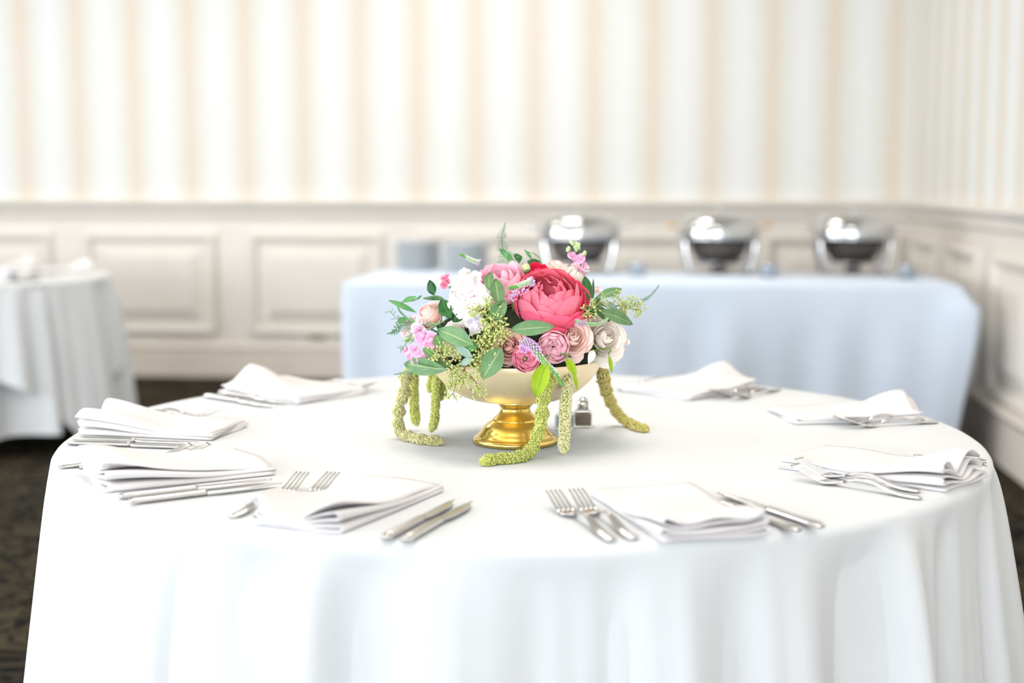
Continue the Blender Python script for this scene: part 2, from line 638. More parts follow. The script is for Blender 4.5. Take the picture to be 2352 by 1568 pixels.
def round_cloth(name, label, cat, loc, R, ztop, hem, folds, mat, seed, amp=0.05, flare=0.12, square=None, nth=420, start_amp=0.0, group=None):
    """a cloth on a round top: hem(theta) gives the drop"""
    rng = random.Random(seed)
    ph = [rng.uniform(0, 2 * pi) for _ in folds]
    vs, fs = [], []
    er = 0.018

    def fold(th):
        s = 0.0
        for (n, a), p in zip(folds, ph):
            x = n * th + p + 0.8 * sin(3 * th + p)
            s += a * cos(x + 0.55 * sin(x))
        return s

    ring = []
    for q in (0.02, 0.25, 0.5, 0.75, 0.92):
        ring.append(('t', q))
    for q in range(5):
        ring.append(('e', q / 4))
    nd = 26
    for q in range(1, nd + 1):
        ring.append(('d', q / nd))
    for kind, q in ring:
        for k in range(nth):
            th = 2 * pi * k / nth
            if kind == 't':
                r, z = (R - er) * q, 0.0
            elif kind == 'e':
                a = q * pi / 2
                r, z = R - er + er * sin(a), -er + er * cos(a)
            else:
                H = hem(th) - er
                d = H * q
                g = fold(th)
                A = amp * (0.45 * (1 - exp(-d / 0.035)) + 0.9 * (1 - exp(-d / 0.30)))
                r = R + flare * d * (1 - 0.25 * d) + A * g + 0.006 * sin(q * 3 + th * 5) * q
                z = -er - d
            vs.append((r * cos(th), r * sin(th), z))
    n = nth
    fs.append(tuple(range(n)))
    for i in range(len(ring) - 1):
        for k in range(n):
            k2 = (k + 1) % n
            fs.append((i * n + k, (i + 1) * n + k, (i + 1) * n + k2, i * n + k2))
    o = make(name, vs, fs, mat)
    o.location = (loc[0], loc[1], ztop)
    return tag(o, label, cat, group)


def square_hem(half, R, phi):
    def h(th):
        a = (th - phi) % (pi / 2)
        a = min(a, pi / 2 - a) if a > pi / 4 else a
        return min(half / cos(a), half * 1.36) - R
    return h


round_cloth('under_tablecloth', 'long white under cloth of the set table, below the top cloth', 'tablecloth', TC, TR - 0.012, TZ - 0.006,
            lambda th: 0.725, [(14, .45), (23, .3)], M['linen'], 5, 0.03, 0.10)
round_cloth('tablecloth', 'white top cloth on the round table set with the gold flower bowl', 'tablecloth', TC, TR, TZ,
            square_hem(1.158, TR, radians(-8)), [(13, .30), (22, .40), (31, .34), (43, .18), (61, .10)], M['linen'], 11, 0.040, 0.13)

# left background table
LC = V((-3.27, 6.37, 0))
round_cloth('under_tablecloth', 'long white under cloth of the left background table', 'tablecloth', LC, 0.755, TZ - 0.006,
            lambda th: 0.655, [(13, .6), (21, .5)], M['linen'], 8, 0.045, 0.12)
round_cloth('tablecloth', 'white top cloth on the background table at the left wall', 'tablecloth', LC, 0.765, TZ,
            square_hem(1.143, 0.765, radians(-62)), [(13, .6), (21, .55)], M['linen'], 9, 0.034, 0.14)

# the buffet cloth
BX0, BX1, BY0, BY1 = -1.30, 1.335, 6.08, 6.98


def buffet_cloth():
    per = []
    cr = 0.03
    N = 110
    segs = [((BX0, BY0), (BX1, BY0), 110), ((BX1, BY0), (BX1, BY1), 50), ((BX1, BY1), (BX0, BY1), 80), ((BX0, BY1), (BX0, BY0), 50)]
    for (ax, ay), (bx, by), n in segs:
        d = V((bx - ax, by - ay, 0))
        L = d.length
        d.normalize()
        nrm = V((d.y, -d.x, 0))
        for k in range(n):
            s = L * k / n
            p = V((ax, ay, 0)) + d * s
            e = min(s, L - s)                       # distance to the nearer corner
            per.append((p, nrm, e, s, d if s > L / 2 else -d))
    rng = random.Random(4)
    vs, fs = [], []
    n = len(per)
    drops = [0, 0.006, 0.016, 0.05, 0.09, 0.14, 0.2, 0.28, 0.36, 0.44, 0.52, 0.6, 0.67, 0.72, 0.745]
    for j, dr in enumerate(drops):
        for i, (p, nrm, e, s, dirc) in enumerate(per):
            w = p.x * 1.0 + p.y * 1.7
            f = 0.014 * sin(w * 9.5) + 0.011 * sin(w * 15.3 + 1) + 0.009 * sin(w * 27 + 2)
            A = sstep(0.02, 0.35, dr)
            corner = exp(-(e / 0.07) ** 2)
            ear = (1.0 if p.x > 0 else 0.12) * corner * sstep(0.015, 0.10, dr) * (0.085 - 0.085 * sstep(0.16, 0.74, dr))
            out = (nrm + dirc * corner).normalized()
            edge = {0: -0.006, 1: -0.0015}.get(j, 0.0)
            q = p + nrm * (f * A + edge + 0.02 * dr * (1 - corner)) + out * ear
            vs.append((q.x, q.y, TZ - dr - (0.012 * 0)))
    for j in range(len(drops) - 1):
        for i in range(n):
            i2 = (i + 1) % n
            fs.append((j * n + i, (j + 1) * n + i, (j + 1) * n + i2, j * n + i2))
    fs.append(tuple(range(n)))
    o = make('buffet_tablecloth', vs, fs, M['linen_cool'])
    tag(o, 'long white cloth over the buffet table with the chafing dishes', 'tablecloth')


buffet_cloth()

# ------------------------------------------------------------------ buffet things


def chafer(px, label, knob):
    b = at_z(px, 630, TZ)
    Y = b.y + 0.12
    t = thing('chafing_dish', label, 'chafing dish', (at_y(px, 600, Y).x, Y, TZ), radians(3), 'chafing dishes on the buffet')
    # lid with its shallow dome
    prof = [(0.186, 0.172), (0.192, 0.178), (0.193, 0.19), (0.188, 0.215), (0.182, 0.238), (0.165, 0.258), (0.13, 0.274), (0.08, 0.284), (0.03, 0.288), (0.0, 0.289)]
    lid = MB().lathe(prof, 56, cap=False).build('lid', M['chrome'], t)
    kn = MB().lathe([(0.006, 0.288), (0.006, 0.296), (0.014, 0.3), (0.014, 0.306), (0.0, 0.31)], 16, cap=False).build('lid_knob', M['chrome'], lid)
    MB().lathe([(0.10, 0.166), (0.19, 0.164), (0.196, 0.168), (0.194, 0.174), (0.10, 0.175)], 48, cap=False).build('rim', M['chrome'], t)
    MB().lathe([(0.0, 0.164), (0.150, 0.164), (0.153, 0.155), (0.150, 0.140), (0.0, 0.139)], 40, cap=False).build('shadow_gap_collar', M['black'], t)  # black band stands in for the shade below the rim
    MB().lathe([(0.142, 0.141), (0.137, 0.118), (0.122, 0.088), (0.102, 0.064), (0.08, 0.05), (0.06, 0.046), (0.0, 0.045)], 40, cap=False).build('water_pan', M['dark_steel'], t)
    for s in (-1, 1):
        h = MB()
        h.tube([(s * 0.19, 0, 0.21), (s * 0.21, -0.012, 0.222), (s * 0.226, -0.014, 0.226)], [0.006, 0.006, 0.007], 8)
        hn = h.build('handle', M['chrome'], t)
        MB().lathe([(0.0, -0.016), (0.011, -0.012), (0.016, 0), (0.011, 0.012), (0.0, 0.016)], 14, (s * 0.229, -0.014, 0.228), False).build('handle_knob', knob, hn)
    for ax, ay in ((-1, -1), (1, -1), (1, 1), (-1, 1)):
        l = MB()
        p0, p1 = V((ax * 0.168, ay * 0.075, 0.166)), V((ax * 0.135, ay * 0.085, 0.0))
        l.tube(catmull([p0, p0 * 0.55 + p1 * 0.45 + V((ax * 0.006, 0, 0)), p1], 4), [0.011] * 9, 8)
        l.build('leg', M['chrome'], t)
    MB().lathe([(0.034, 0.0), (0.036, 0.004), (0.036, 0.036), (0.03, 0.04), (0.0, 0.04)], 24, cap=False).build('fuel_can', M['dark_steel'], t)
    ring = MB()
    ring.tube([(0.145 * cos(a * pi / 16), 0.09 * sin(a * pi / 16), 0.05) for a in range(33)], 0.0045, 6, False)
    ring.build('stand_ring', M['chrome'], t)


chafer(1330, 'round chafing dish with white handle dot, nearest the plate stacks', M['chrome'])
chafer(1650, 'middle round chafing dish, flanked by small orange brass knobs', M['knob_brass'])
chafer(1958, 'round chafing dish nearest the right wall corner', M['chrome'])


def cup(px, py, label):
    b = at_z(px, py, TZ)
    t = thing('metal_cup', label, 'cup', (b.x, b.y, TZ), 0, 'small metal cups on the buffet')
    MB().lathe([(0.0, 0.0), (0.034, 0.0), (0.036, 0.003), (0.038, 0.03), (0.0385, 0.058), (0.040, 0.062), (0.0375, 0.063), (0.036, 0.05), (0.034, 0.008), (0.0, 0.006)], 32, cap=False).build('cup_body', M['cup'], t)
    MB().lathe([(0.0385, 0.052), (0.0405, 0.054), (0.0405, 0.06), (0.0385, 0.062)], 32, cap=False).build('rim_band', M['chrome'], t)


cup(1463, 634, 'small metal cup between the first two chafing dishes')
cup(1765, 637, 'small metal cup just right of the middle chafing dish')
cup(2082, 641, 'small metal cup at the buffet end by the right wall')


def plate_mesh():
    pr = [(0.0, 0.0), (0.062, 0.0), (0.066, 0.002), (0.09, 0.007), (0.112, 0.0115), (0.1185, 0.0135), (0.1175, 0.0155), (0.09, 0.0095), (0.066, 0.0048), (0.0, 0.0042)]
    m = MB().lathe(pr, 36, cap=False)
    return m


def plate_stack(px, py, n, desc, grp, lean):
    b = at_z(px, py, TZ)
    proto = None
    for k in range(n):
        ordinal = ['bottom', 'second', 'third', 'fourth', 'fifth', 'sixth', 'seventh', 'eighth', 'ninth', 'tenth', 'eleventh', 'twelfth', 'thirteenth', 'fourteenth', 'fifteenth', 'sixteenth', 'seventeenth'][k]
        lb = f'white dinner plate, {ordinal} from the bottom of {desc}' if 0 < k < n - 1 else (f'white dinner plate at the bottom of {desc}' if k == 0 else f'white dinner plate on top of {desc}')
        if proto is None:
            o = proto = plate_mesh().build('dinner_plate', M['plate'])
        else:
            o = proto.copy()
            link(o)
        o.location = (b.x + lean * k + 0.0012 * sin(k * 2.1), b.y + 0.06 + 0.001 * cos(k * 1.7), TZ + 0.0088 * k)
        o.rotation_euler = (0, 0, k * 0.7)
        tag(o, lb, 'plate', grp)


plate_stack(956, 622, 16, 'the left plate stack', 'white plates in the left stack', 0.0)
plate_stack(1063, 628, 16, 'the right plate stack', 'white plates in the right stack', 0.0004)

# ------------------------------------------------------------------ napkins and cutlery


def napkin(name, label, loc, ang, L, W, seed, h_in=0.010, h_out=0.030, style='valley', amp=0.014, layers=5, skew=0.0, cat='napkin', grp='folded napkins around the set table'):
    """a folded cloth; local +x points to the table edge (the loose end). Sheets zigzag across y."""
    rng = random.Random(seed)
    nx, ny, nt = 22, 12, 4
    path = []                                            # (y fraction -1..1, layer position)
    for k in range(layers):
        ys = [-1 + 2 * i / ny for i in range(ny + 1)]
        if k % 2:
            ys.reverse()
        path += [(y, k, 0.0) for y in ys]
        if k < layers - 1:
            s = 1 if ys[-1] > 0 else -1
            for i in range(1, nt):
                a = pi * i / nt
                path.append((s, k + (1 - cos(a)) / 2, s * sin(a)))
    shift = [rng.uniform(-0.05, 0.05) for _ in range(layers + 1)]
    vs, fs = [], []
    for ix in range(nx + 1):
        u = ix / nx
        op = sstep(0.35, 1.0, u) ** 1.2
        hh = h_in + (h_out - h_in) * op
        for y, k, turn in path:
            kk = k / (layers - 1)
            wob = shift[int(k)] * 0.8
            yy = y * W / 2 * (1 - 0.10 * op * kk) + wob * W * 0.25
            z = 0.0015 + hh * kk
            yy += turn * 0.5 * hh / (layers - 1) * 1.2
            prof = 0.0
            if style == 'valley':
                prof = amp * (y * y - 0.25 + 0.35 * cos(y * 3.2 + 0.9 * seed))
            elif style == 'peak':
                prof = amp * (exp(-((y - 0.15 * (seed % 3 - 1)) / 0.42) ** 2) * 1.9 - 0.35)
            elif style == 'double':
                prof = amp * (0.75 - 1.1 * cos(y * 4.4 + 0.4))
            elif style == 'soft':
                prof = amp * 0.8 * (cos(y * 2.0 + 0.5 * seed))
            z += prof * op * (0.15 + 0.85 * kk) * (0.3 + 0.7 * kk)
            z += 0.0016 * sin(u * 9 + y * 2 + k + seed) * kk + 0.002 * kk * sin(u * 4.2 + seed * 1.3)
            z = max(z, 0.0018 + 0.0016 * k)
            x = -L / 2 + L * u + 0.006 * shift[int(k)] * 20 * sstep(0.6, 1, u) + skew * yy + 0.004 * sin(y * 3 + k)
            vs.append((x, yy + 0.004 * sin(u * 5 + seed) * kk, z))
    n = len(path)
    for ix in range(nx):
        for i in range(n - 1):
            fs.append((ix * n + i, ix * n + i + 1, (ix + 1) * n + i + 1, (ix + 1) * n + i))
    o = make(name, vs, fs, M['napkin'])
    so = o.modifiers.new('solid', 'SOLIDIFY')
    so.thickness, so.offset = 0.0026, 0.0
    o.location = loc
    o.rotation_euler = (0, 0, ang)
    return tag(o, label, cat, grp)


def curve_bar(xs, zf, wf, th):
    """flat bar along x: width wf(x), centre height zf(x), thickness th(x)"""
    vs, fs = [], []
    for x in xs:
        w, z, t2 = wf(x) / 2, zf(x), th(x) / 2
        vs += [(x, -w, z), (x, -w * 0.6, z + t2), (x, w * 0.6, z + t2), (x, w, z), (x, w * 0.6, z - t2), (x, -w * 0.6, z - t2)]
    for i in range(len(xs) - 1):
        for k in range(6):
            k2 = (k + 1) % 6
            fs.append((i * 6 + k, (i + 1) * 6 + k, (i + 1) * 6 + k2, i * 6 + k2))
    fs.append((0, 1, 2, 3, 4, 5))
    e = (len(xs) - 1) * 6
    fs.append((e + 5, e + 4, e + 3, e + 2, e + 1, e))
    return vs, fs


FORK = {}


def fork_z(x):                                   # x = 0 handle end, 0.2 tine tips
    return 0.0022 + 0.0125 * exp(-((x - 0.085) / 0.035) ** 2) * 1.0 + 0.0 * x + (0.021 * sstep(0.137, 0.215, x) - 0.0 if x > 0.13 else 0.0) + 0.003 * exp(-((x - 0.0) / 0.02) ** 2) * 0


def fork_w(x):
    if x < 0.012:
        return 0.010 + 0.008 * sqrt(max(0, x / 0.012))
    if x < 0.11:
        return 0.018 - 0.0115 * sstep(0.012, 0.11, x)
    return 0.0065 + 0.0185 * sstep(0.118, 0.146, x)


def build_fork(parent):
    xs = [0, 0.002, 0.005, 0.012] + [0.012 + 0.0106 * i for i in range(1, 11)]
    v, f = curve_bar(xs, fork_z, fork_w, lambda x: 0.0034)
    FORK['handle'] = MB().add(v, f).build('handle', M['steel'], parent)
    xs = [0.118 + 0.004 * i for i in range(0, 9)]
    m = MB()
    v, f = curve_bar(xs, fork_z, fork_w, lambda x: 0.0028)
    m.add(v, f)
    for k in range(4):
        yc = (k - 1.5) * 0.0066
        xs2 = [0.148 + 0.0065 * i for i in range(9)]
        v, f = curve_bar(xs2, fork_z, lambda x: 0.0044 - 0.0022 * sstep(0.16, 0.2, x), lambda x: 0.0024)
        m.add([(a, b + yc * (1 - 0.06 * sstep(0.17, 0.2, a)), c) for a, b, c in v], f)
    FORK['head'] = m.build('tined_head', M['steel'], parent)


KNIFE = {}


def build_knife(parent):
    def w(x):
        return 0.012 + 0.004 * sstep(0.1, 0.0, x) if x > 0.004 else 0.013
    xs = [0, 0.002, 0.006, 0.02, 0.05, 0.08, 0.096, 0.104, 0.108]
    v, f = curve_bar(xs, lambda x: 0.0045, w, lambda x: 0.0075 if x > 0.002 else 0.005)
    KNIFE['handle'] = MB().add(v, f).build('handle', M['steel'], parent)
    xs = [0.104, 0.112, 0.125, 0.15, 0.175, 0.195, 0.208, 0.216, 0.22]
    vs, fs = [], []
    for x in xs:
        back = 0.006 - 0.004 * sstep(0.195, 0.222, x)
        edge = -0.006 - 0.004 * sstep(0.108, 0.13, x) + 0.013 * sstep(0.17, 0.222, x) ** 1.5
        if x < 0.11:
            edge = -0.005
        if edge > back - 0.0006:
            edge = back - 0.0006
        z = 0.0042
        vs += [(x, edge, z), (x, (edge + back) / 2, z + 0.0009), (x, back, z + 0.0011), (x, back, z - 0.0011), (x, (edge + back) / 2, z - 0.0009)]
    n = 5
    for i in range(len(xs) - 1):
        for k in range(n):
            k2 = (k + 1) % n
            fs.append((i * n + k, (i + 1) * n + k, (i + 1) * n + k2, i * n + k2))
    fs.append(tuple(range(n)))
    fs.append(tuple((len(xs) - 1) * n + k for k in range(n - 1, -1, -1)))
    KNIFE['blade'] = MB().add(vs, fs).build('blade', M['steel'], parent)


def cutlery(kind, label, hx, hy, ang, dz=0.0, roll=0.0, origin=TC, grp=None, ztop=TZ):
    """handle end at (hx, hy) relative to the table centre; ang = direction handle -> tip"""
    t = thing(kind, label, 'fork' if 'fork' in kind else 'knife', group=grp or ('dinner forks on the set table' if 'fork' in kind else 'table knives on the set table'))
    t.location = (origin.x + hx, origin.y + hy, ztop + 0.0006 + dz)
    t.rotation_euler = (roll, 0, ang)
    parts = FORK if 'fork' in kind else KNIFE
    if not parts:
        (build_fork if 'fork' in kind else build_knife)(t)
    else:
        for p in list(parts.values()):
            c = p.copy()
            link(c)
            c.parent = t
    return t


D = radians
RMAX = 0.752


def setting(ncenter, nang, nl):
    return V((TC.x + ncenter[0], TC.y + ncenter[1], TZ + 0.0005)), D(nang), nl


# (centre offset, radial angle, napkin kwargs)
NAPS = [
    ((-0.500, 0.405), 146, dict(L=0.235, W=0.19, seed=2, h_in=0.010, h_out=0.020, style='peak', amp=0.019), 'white napkin peaked like a tent at the far left rim of the table'),
    ((-0.622, -0.050), 172, dict(L=0.25, W=0.14, seed=3, h_in=0.012, h_out=0.021, style='double', amp=0.010), 'puffy white napkin at the left rim, above a flat pair of knives'),
    ((-0.478, -0.412), 215, dict(L=0.25, W=0.155, seed=4, h_in=0.014, h_out=0.026, style='valley', amp=0.013), 'white napkin with sagging scalloped end and stacked folds at the front left rim'),
    ((-0.172, -0.598), 250, dict(L=0.265, W=0.125, seed=5, h_in=0.010, h_out=0.020, style='valley', amp=0.022), 'white napkin with curled open end at the front rim, left of centre'),
    ((0.256, -0.605), 291, dict(L=0.265, W=0.14, seed=7, h_in=0.009, h_out=0.020, style='valley', amp=0.023), 'white napkin with bulging end at the front rim, right of centre'),
    ((0.565, -0.300), 325, dict(L=0.26, W=0.145, seed=6, h_in=0.012, h_out=0.022, style='double', amp=0.011), 'white napkin with wavy open end at the right front rim'),
    ((0.580, 0.215), 13, dict(L=0.235, W=0.155, seed=9, h_in=0.008, h_out=0.020, style='peak', amp=0.017), 'white napkin with raised ridge at the right rear rim'),
    ((0.310, 0.525), 50, dict(L=0.235, W=0.175, seed=10, h_in=0.010, h_out=0.024, style='peak', amp=0.018), 'humped white napkin at the far rim, right of the flowers'),
]
for c, a, kw, lb in NAPS:
    loc, ang, _ = setting(c, a, 0)
    napkin('folded_napkin', lb, loc, ang, **kw)


def polar(r, a):
    return r * cos(D(a)), r * sin(D(a))


FORK_L, KNIFE_L, TIP_Z = 0.2, 0.22, 0.022


def lay(kind, label, end=None, tip=None, deg=None):
    """lay a piece on the cloth so that its handle end / tip falls where the photograph shows it"""
    L = FORK_L if kind == 'dinner_fork' else KNIFE_L
    E = at_z(end[0], end[1], TZ + 0.002) - TC if end else None
    P = at_z(tip[0], tip[1], TZ + (TIP_Z if kind == 'dinner_fork' else 0.004)) - TC if tip else None
    a = D(deg) if deg is not None else math.atan2(P.y - E.y, P.x - E.x)
    d = V((cos(a), sin(a), 0))
    if E is not None and P is not None:
        h = (E + P) / 2 - d * (L / 2)
    elif E is not None:
        h = E
    else:
        h = P - d * L
    return cutlery(kind, label, h.x, h.y, a)


for lb, kw in [
    ('fork mostly hidden behind the tent-like napkin, its tines past the right end', dict(tip=(863, 876), deg=-38)),
    ('fork behind the puffy left rim napkin, tines left of its pair', dict(tip=(496, 937), deg=-4)),
    ('fork behind the puffy left rim napkin, tines right of its pair', dict(tip=(521, 936), deg=-9)),
    ('fork behind the scalloped front left napkin, tines left of its pair', dict(tip=(438, 1019), deg=31)),
    ('fork behind the scalloped front left napkin, tines right of its pair', dict(tip=(480, 1018), deg=33)),
    ('fork left of the curled front napkin, its whole length in view', dict(end=(528, 1190), tip=(700, 1082))),
    ('fork left of the curled front napkin, half tucked under it', dict(tip=(766, 1084), deg=73)),
    ('leftmost fork of the front right place, beside the bulging napkin', dict(end=(1412, 1244), tip=(1265, 1123))),
    ('second fork from the left at the front right place, nearer the bulging napkin', dict(end=(1465, 1242), tip=(1316, 1119))),
    ('fork by the wavy right front napkin, nearer it, tines raised', dict(end=(2122, 1131), tip=(1825, 1050))),
    ('fork lying outermost in front of the wavy right front napkin', dict(end=(2100, 1142), tip=(1838, 1068))),
    ('fork in front of the ridged right rear napkin, tines more to the left', dict(end=(2124, 962), tip=(1900, 951))),
    ('fork in front of the ridged right rear napkin, tines more to the right', dict(end=(2137, 970), tip=(1945, 956))),
    ('fork in front of the humped far napkin, left of two', dict(end=(1757, 891), tip=(1634, 894))),
    ('fork in front of the humped far napkin, right of two', dict(end=(1789, 894), tip=(1677, 897))),
]:
    lay('dinner_fork', lb, **kw)
for lb, kw in [
    ('table knife in front of the tent-like napkin, the one nearer it', dict(end=(505, 902), tip=(672, 928))),
    ('table knife in front of the tent-like napkin, the outer one', dict(end=(455, 907), tip=(650, 937))),
    ('table knife in front of the puffy left napkin, the upper of two', dict(end=(163, 1009), tip=(465, 1017))),
    ('table knife in front of the puffy left napkin, the lower of two', dict(end=(150, 1019), tip=(455, 1026))),
    ('table knife against the stacked folds of the scalloped napkin, upper of two', dict(end=(283, 1143), tip=(618, 1103))),
    ('table knife below the scalloped napkin, lower of two', dict(end=(305, 1155), tip=(640, 1112))),
    ('left table knife of the two right of the curled front napkin', dict(end=(885, 1239), tip=(1046, 1150))),
    ('right table knife of the two right of the curled front napkin', dict(end=(930, 1244), tip=(1088, 1153))),
    ('table knife tucked under the bulging front napkin on its right side', dict(end=(1834, 1222), deg=120)),
    ('table knife farther right of the bulging front napkin, fully in view', dict(end=(1887, 1214), tip=(1650, 1132))),
    ('table knife behind the wavy right front napkin, handle end farther right', dict(end=(2266, 1064), deg=166)),
    ('table knife behind the wavy right front napkin, handle end nearer it', dict(end=(2240, 1075), deg=164)),
    ('table knife left of the humped far napkin, lower tip of two', dict(tip=(1457, 899), deg=240)),
    ('table knife left of the humped far napkin, farther left tip of two', dict(tip=(1415, 896), deg=243)),
]:
    lay('table_knife', lb, **kw)

# left background table: three places in view
for a, sd, st, w in [(78, 12, 'peak', 'rearmost on the left background table'), (28, 15, 'peak', 'nearest the right rim of the left background table'), (-32, 18, 'valley', 'at the front of the left background table')]:
    napkin('folded_napkin', f'blurry white napkin {w}', (LC.x + 0.55 * cos(D(a)), LC.y + 0.55 * sin(D(a)), TZ + 0.0005), D(a), 0.24, 0.16, sd, 0.014, 0.03, st, 0.022, grp='napkins on the left background table')
p = at_z(128, 634, TZ)
cutlery('table_knife', 'gleaming knife at the front rim of the left background table', p.x - LC.x, p.y - LC.y, D(130), origin=LC, grp='cutlery on the left background table')
cutlery('dinner_fork', 'gleaming fork at the front rim of the left background table', p.x - LC.x - 0.08, p.y - LC.y + 0.03, D(120), origin=LC, grp='cutlery on the left background table')

# ------------------------------------------------------------------ salt and pepper


def shaker(px, py, label, fill, fillname, ang):
    b = at_z(px, py, TZ)
    t = thing('glass_shaker', label, 'shaker', (b.x, b.y + 0.012, TZ + 0.0006), ang, 'shakers behind the bowl')
    w = 0.0158
    body = MB()
    prof = [(w, 0.0), (w, 0.026), (w * 0.62, 0.0305), (w * 0.6, 0.034)]
    vs, fs = [], []
    for r, z in prof:
        vs += [(-r, -r, z), (r, -r, z), (r, r, z), (-r, r, z)]
    for i in range(3):
        for k in range(4):
            k2 = (k + 1) % 4
            fs.append((i * 4 + k, i * 4 + k2, (i + 1) * 4 + k2, (i + 1) * 4 + k))
    fs += [(3, 2, 1, 0), (12, 13, 14, 15)]
    edge_soft(body.add(vs, fs).build('glass_body', M['glass'], t, smooth=False), 0.002)
    i = w * 0.86
    edge_soft(MB().box(-i, i, -i, i, 0.004, 0.024).build(fillname, fill, t, smooth=False), 0.001)
    MB().lathe([(0.0098, 0.033), (0.0102, 0.034), (0.0102, 0.042), (0.0095, 0.047), (0.006, 0.0515), (0.003, 0.0525), (0.0, 0.0528)], 20, cap=False).build('metal_cap', M['chrome'], t)
    for k in range(3):
        a = 2 * pi * k / 3
        MB().ball((0.003 * cos(a), 0.003 * sin(a), 0.0522), 0.0011).build('sprinkle_hole', M['black'], t)


shaker(1338, 983, 'small glass pepper shaker with silver cap behind the flower bowl', M['pepper'], 'pepper', 0.1)
shaker(1296, 988, 'small clear salt shaker half hidden behind a hanging flower tassel', M['salt'], 'salt', -0.1)

# ------------------------------------------------------------------ the gold bowl
BC = at_z(1184, 1016, TZ)
BC = V((BC.x, BC.y, TZ))
U = BC.y / FW.y * FW.length / F_PX * 0.985                    # metres per pixel at the bowl
bowl = thing('footed_bowl', 'footed gold compote bowl holding the flowers', 'bowl', (BC.x, BC.y, TZ + 0.0004))
MB().lathe([(0.0, 0.004), (0.066, 0.0), (0.0705, 0.0008), (0.071, 0.006), (0.0695, 0.009), (0.0675, 0.0105), (0.065, 0.0112), (0.0635, 0.013), (0.062, 0.0155), (0.0595, 0.018),
            (0.0570, 0.0215), (0.0530, 0.0275), (0.0470, 0.0335), (0.0395, 0.0375), (0.0385, 0.0385), (0.0385, 0.0405), (0.0365, 0.042), (0.032, 0.0455), (0.027, 0.051), (0.0245, 0.056),
            (0.0245, 0.059), (0.0262, 0.0615), (0.0285, 0.0635), (0.0295, 0.067), (0.0292, 0.0705), (0.027, 0.072), (0.0, 0.072)], 72, cap=False).build('foot', M['brass'], bowl)
MB().lathe([(0.0, 0.0712), (0.030, 0.0712), (0.052, 0.0722), (0.075, 0.0755), (0.092, 0.0815), (0.108, 0.0915), (0.122, 0.1045), (0.134, 0.119), (0.143, 0.134), (0.1475, 0.142),
            (0.1465, 0.1435), (0.144, 0.142), (0.139, 0.132), (0.128, 0.1155), (0.114, 0.0995), (0.09, 0.085), (0.06, 0.0775), (0.0, 0.0755)], 72, cap=False).build('cup', M['satin_gold'], bowl)

# ------------------------------------------------------------------ flowers: where they sit
DC = V((BC.x, BC.y, TZ + 0.135))
DR = V((0.178, 0.165, 0.165))


def dome(px, py, out=0.0):
    """point and outward normal on the flower mound seen at a pixel"""
    d = ray(px, py)
    o = CAM - DC
    oo = V((o.x / DR.x, o.y / DR.y, o.z / DR.z))
    dd = V((d.x / DR.x, d.y / DR.y, d.z / DR.z))
    a, b, c = dd.dot(dd), 2 * oo.dot(dd), oo.dot(oo) - 1
    disc = b * b - 4 * a * c
    if disc > 0:
        tt = (-b - sqrt(disc)) / (2 * a)
    else:
        tt = -b / (2 * a)
    p = CAM + d * tt
    q = p - DC
    n = V((q.x / DR.x ** 2, q.y / DR.y ** 2, q.z / DR.z ** 2)).normalized()
    return p - d.normalized() * out, n


MB().lathe([(0.0, -0.05), (0.09, -0.045), (0.125, -0.01), (0.138, 0.012), (0.128, 0.055), (0.10, 0.095), (0.06, 0.118), (0.0, 0.126)], 36, cap=False).build('floral_foam', M['foam'])
foam = bpy.data.objects['floral_foam']
foam.location = DC
tag(foam, 'dark green foam mound inside the gold bowl, seen in gaps between flowers', 'foam')

# ------------------------------------------------------------------ petals and flowers


def petal(name, mat, parent, phi, rho, th_max, half, h0=0.0, hs=1.0, flare=0.0, ruffle=0.0, spiral=0.0, rng=None, tip=0.2, nu=6, nv=7, th_min=0.15, notch=0.0):
    """a petal is a patch of a cup: rho = cup radius, th = angle up from the cup's bottom"""
    rng = rng or random
    s1, s2 = rng.uniform(0, 6), rng.uniform(0, 6)
    vs, fs, uv = [], [], []
    for j in range(nv + 1):
        v = j / nv
        for i in range(nu + 1):
            u = -1 + 2 * i / nu
            ve = v * (1 - tip * abs(u) ** 2.4 - notch * exp(-(u / 0.18) ** 2) * v)
            th = th_min + (th_max - th_min) * ve
            wide = 0.30 + 0.70 * sin(min(1.0, v * 1.25) * pi / 2)
            a = phi + half * u * wide
            r = rho * sin(th) * (1 + spiral * u)
            h = h0 - rho * cos(th) * hs
            fl = max(0.0, ve - 0.62) / 0.38
            r += flare * rho * fl * fl
            h -= flare * rho * 0.45 * fl * fl
            wv = ruffle * rho * v * v * (sin(3.1 * u + s1) + 0.6 * sin(6.3 * u + s2))
            r += wv * 0.6
            h += wv
            vs.append((r * cos(a), r * sin(a), h))
            uv.append(((u + 1) / 2, v))
    n = nu + 1
    for j in range(nv):
        for i in range(nu):
            fs.append((j * n + i, j * n + i + 1, (j + 1) * n + i + 1, (j + 1) * n + i))
    return make(name, vs, fs, mat, parent, True, uv)


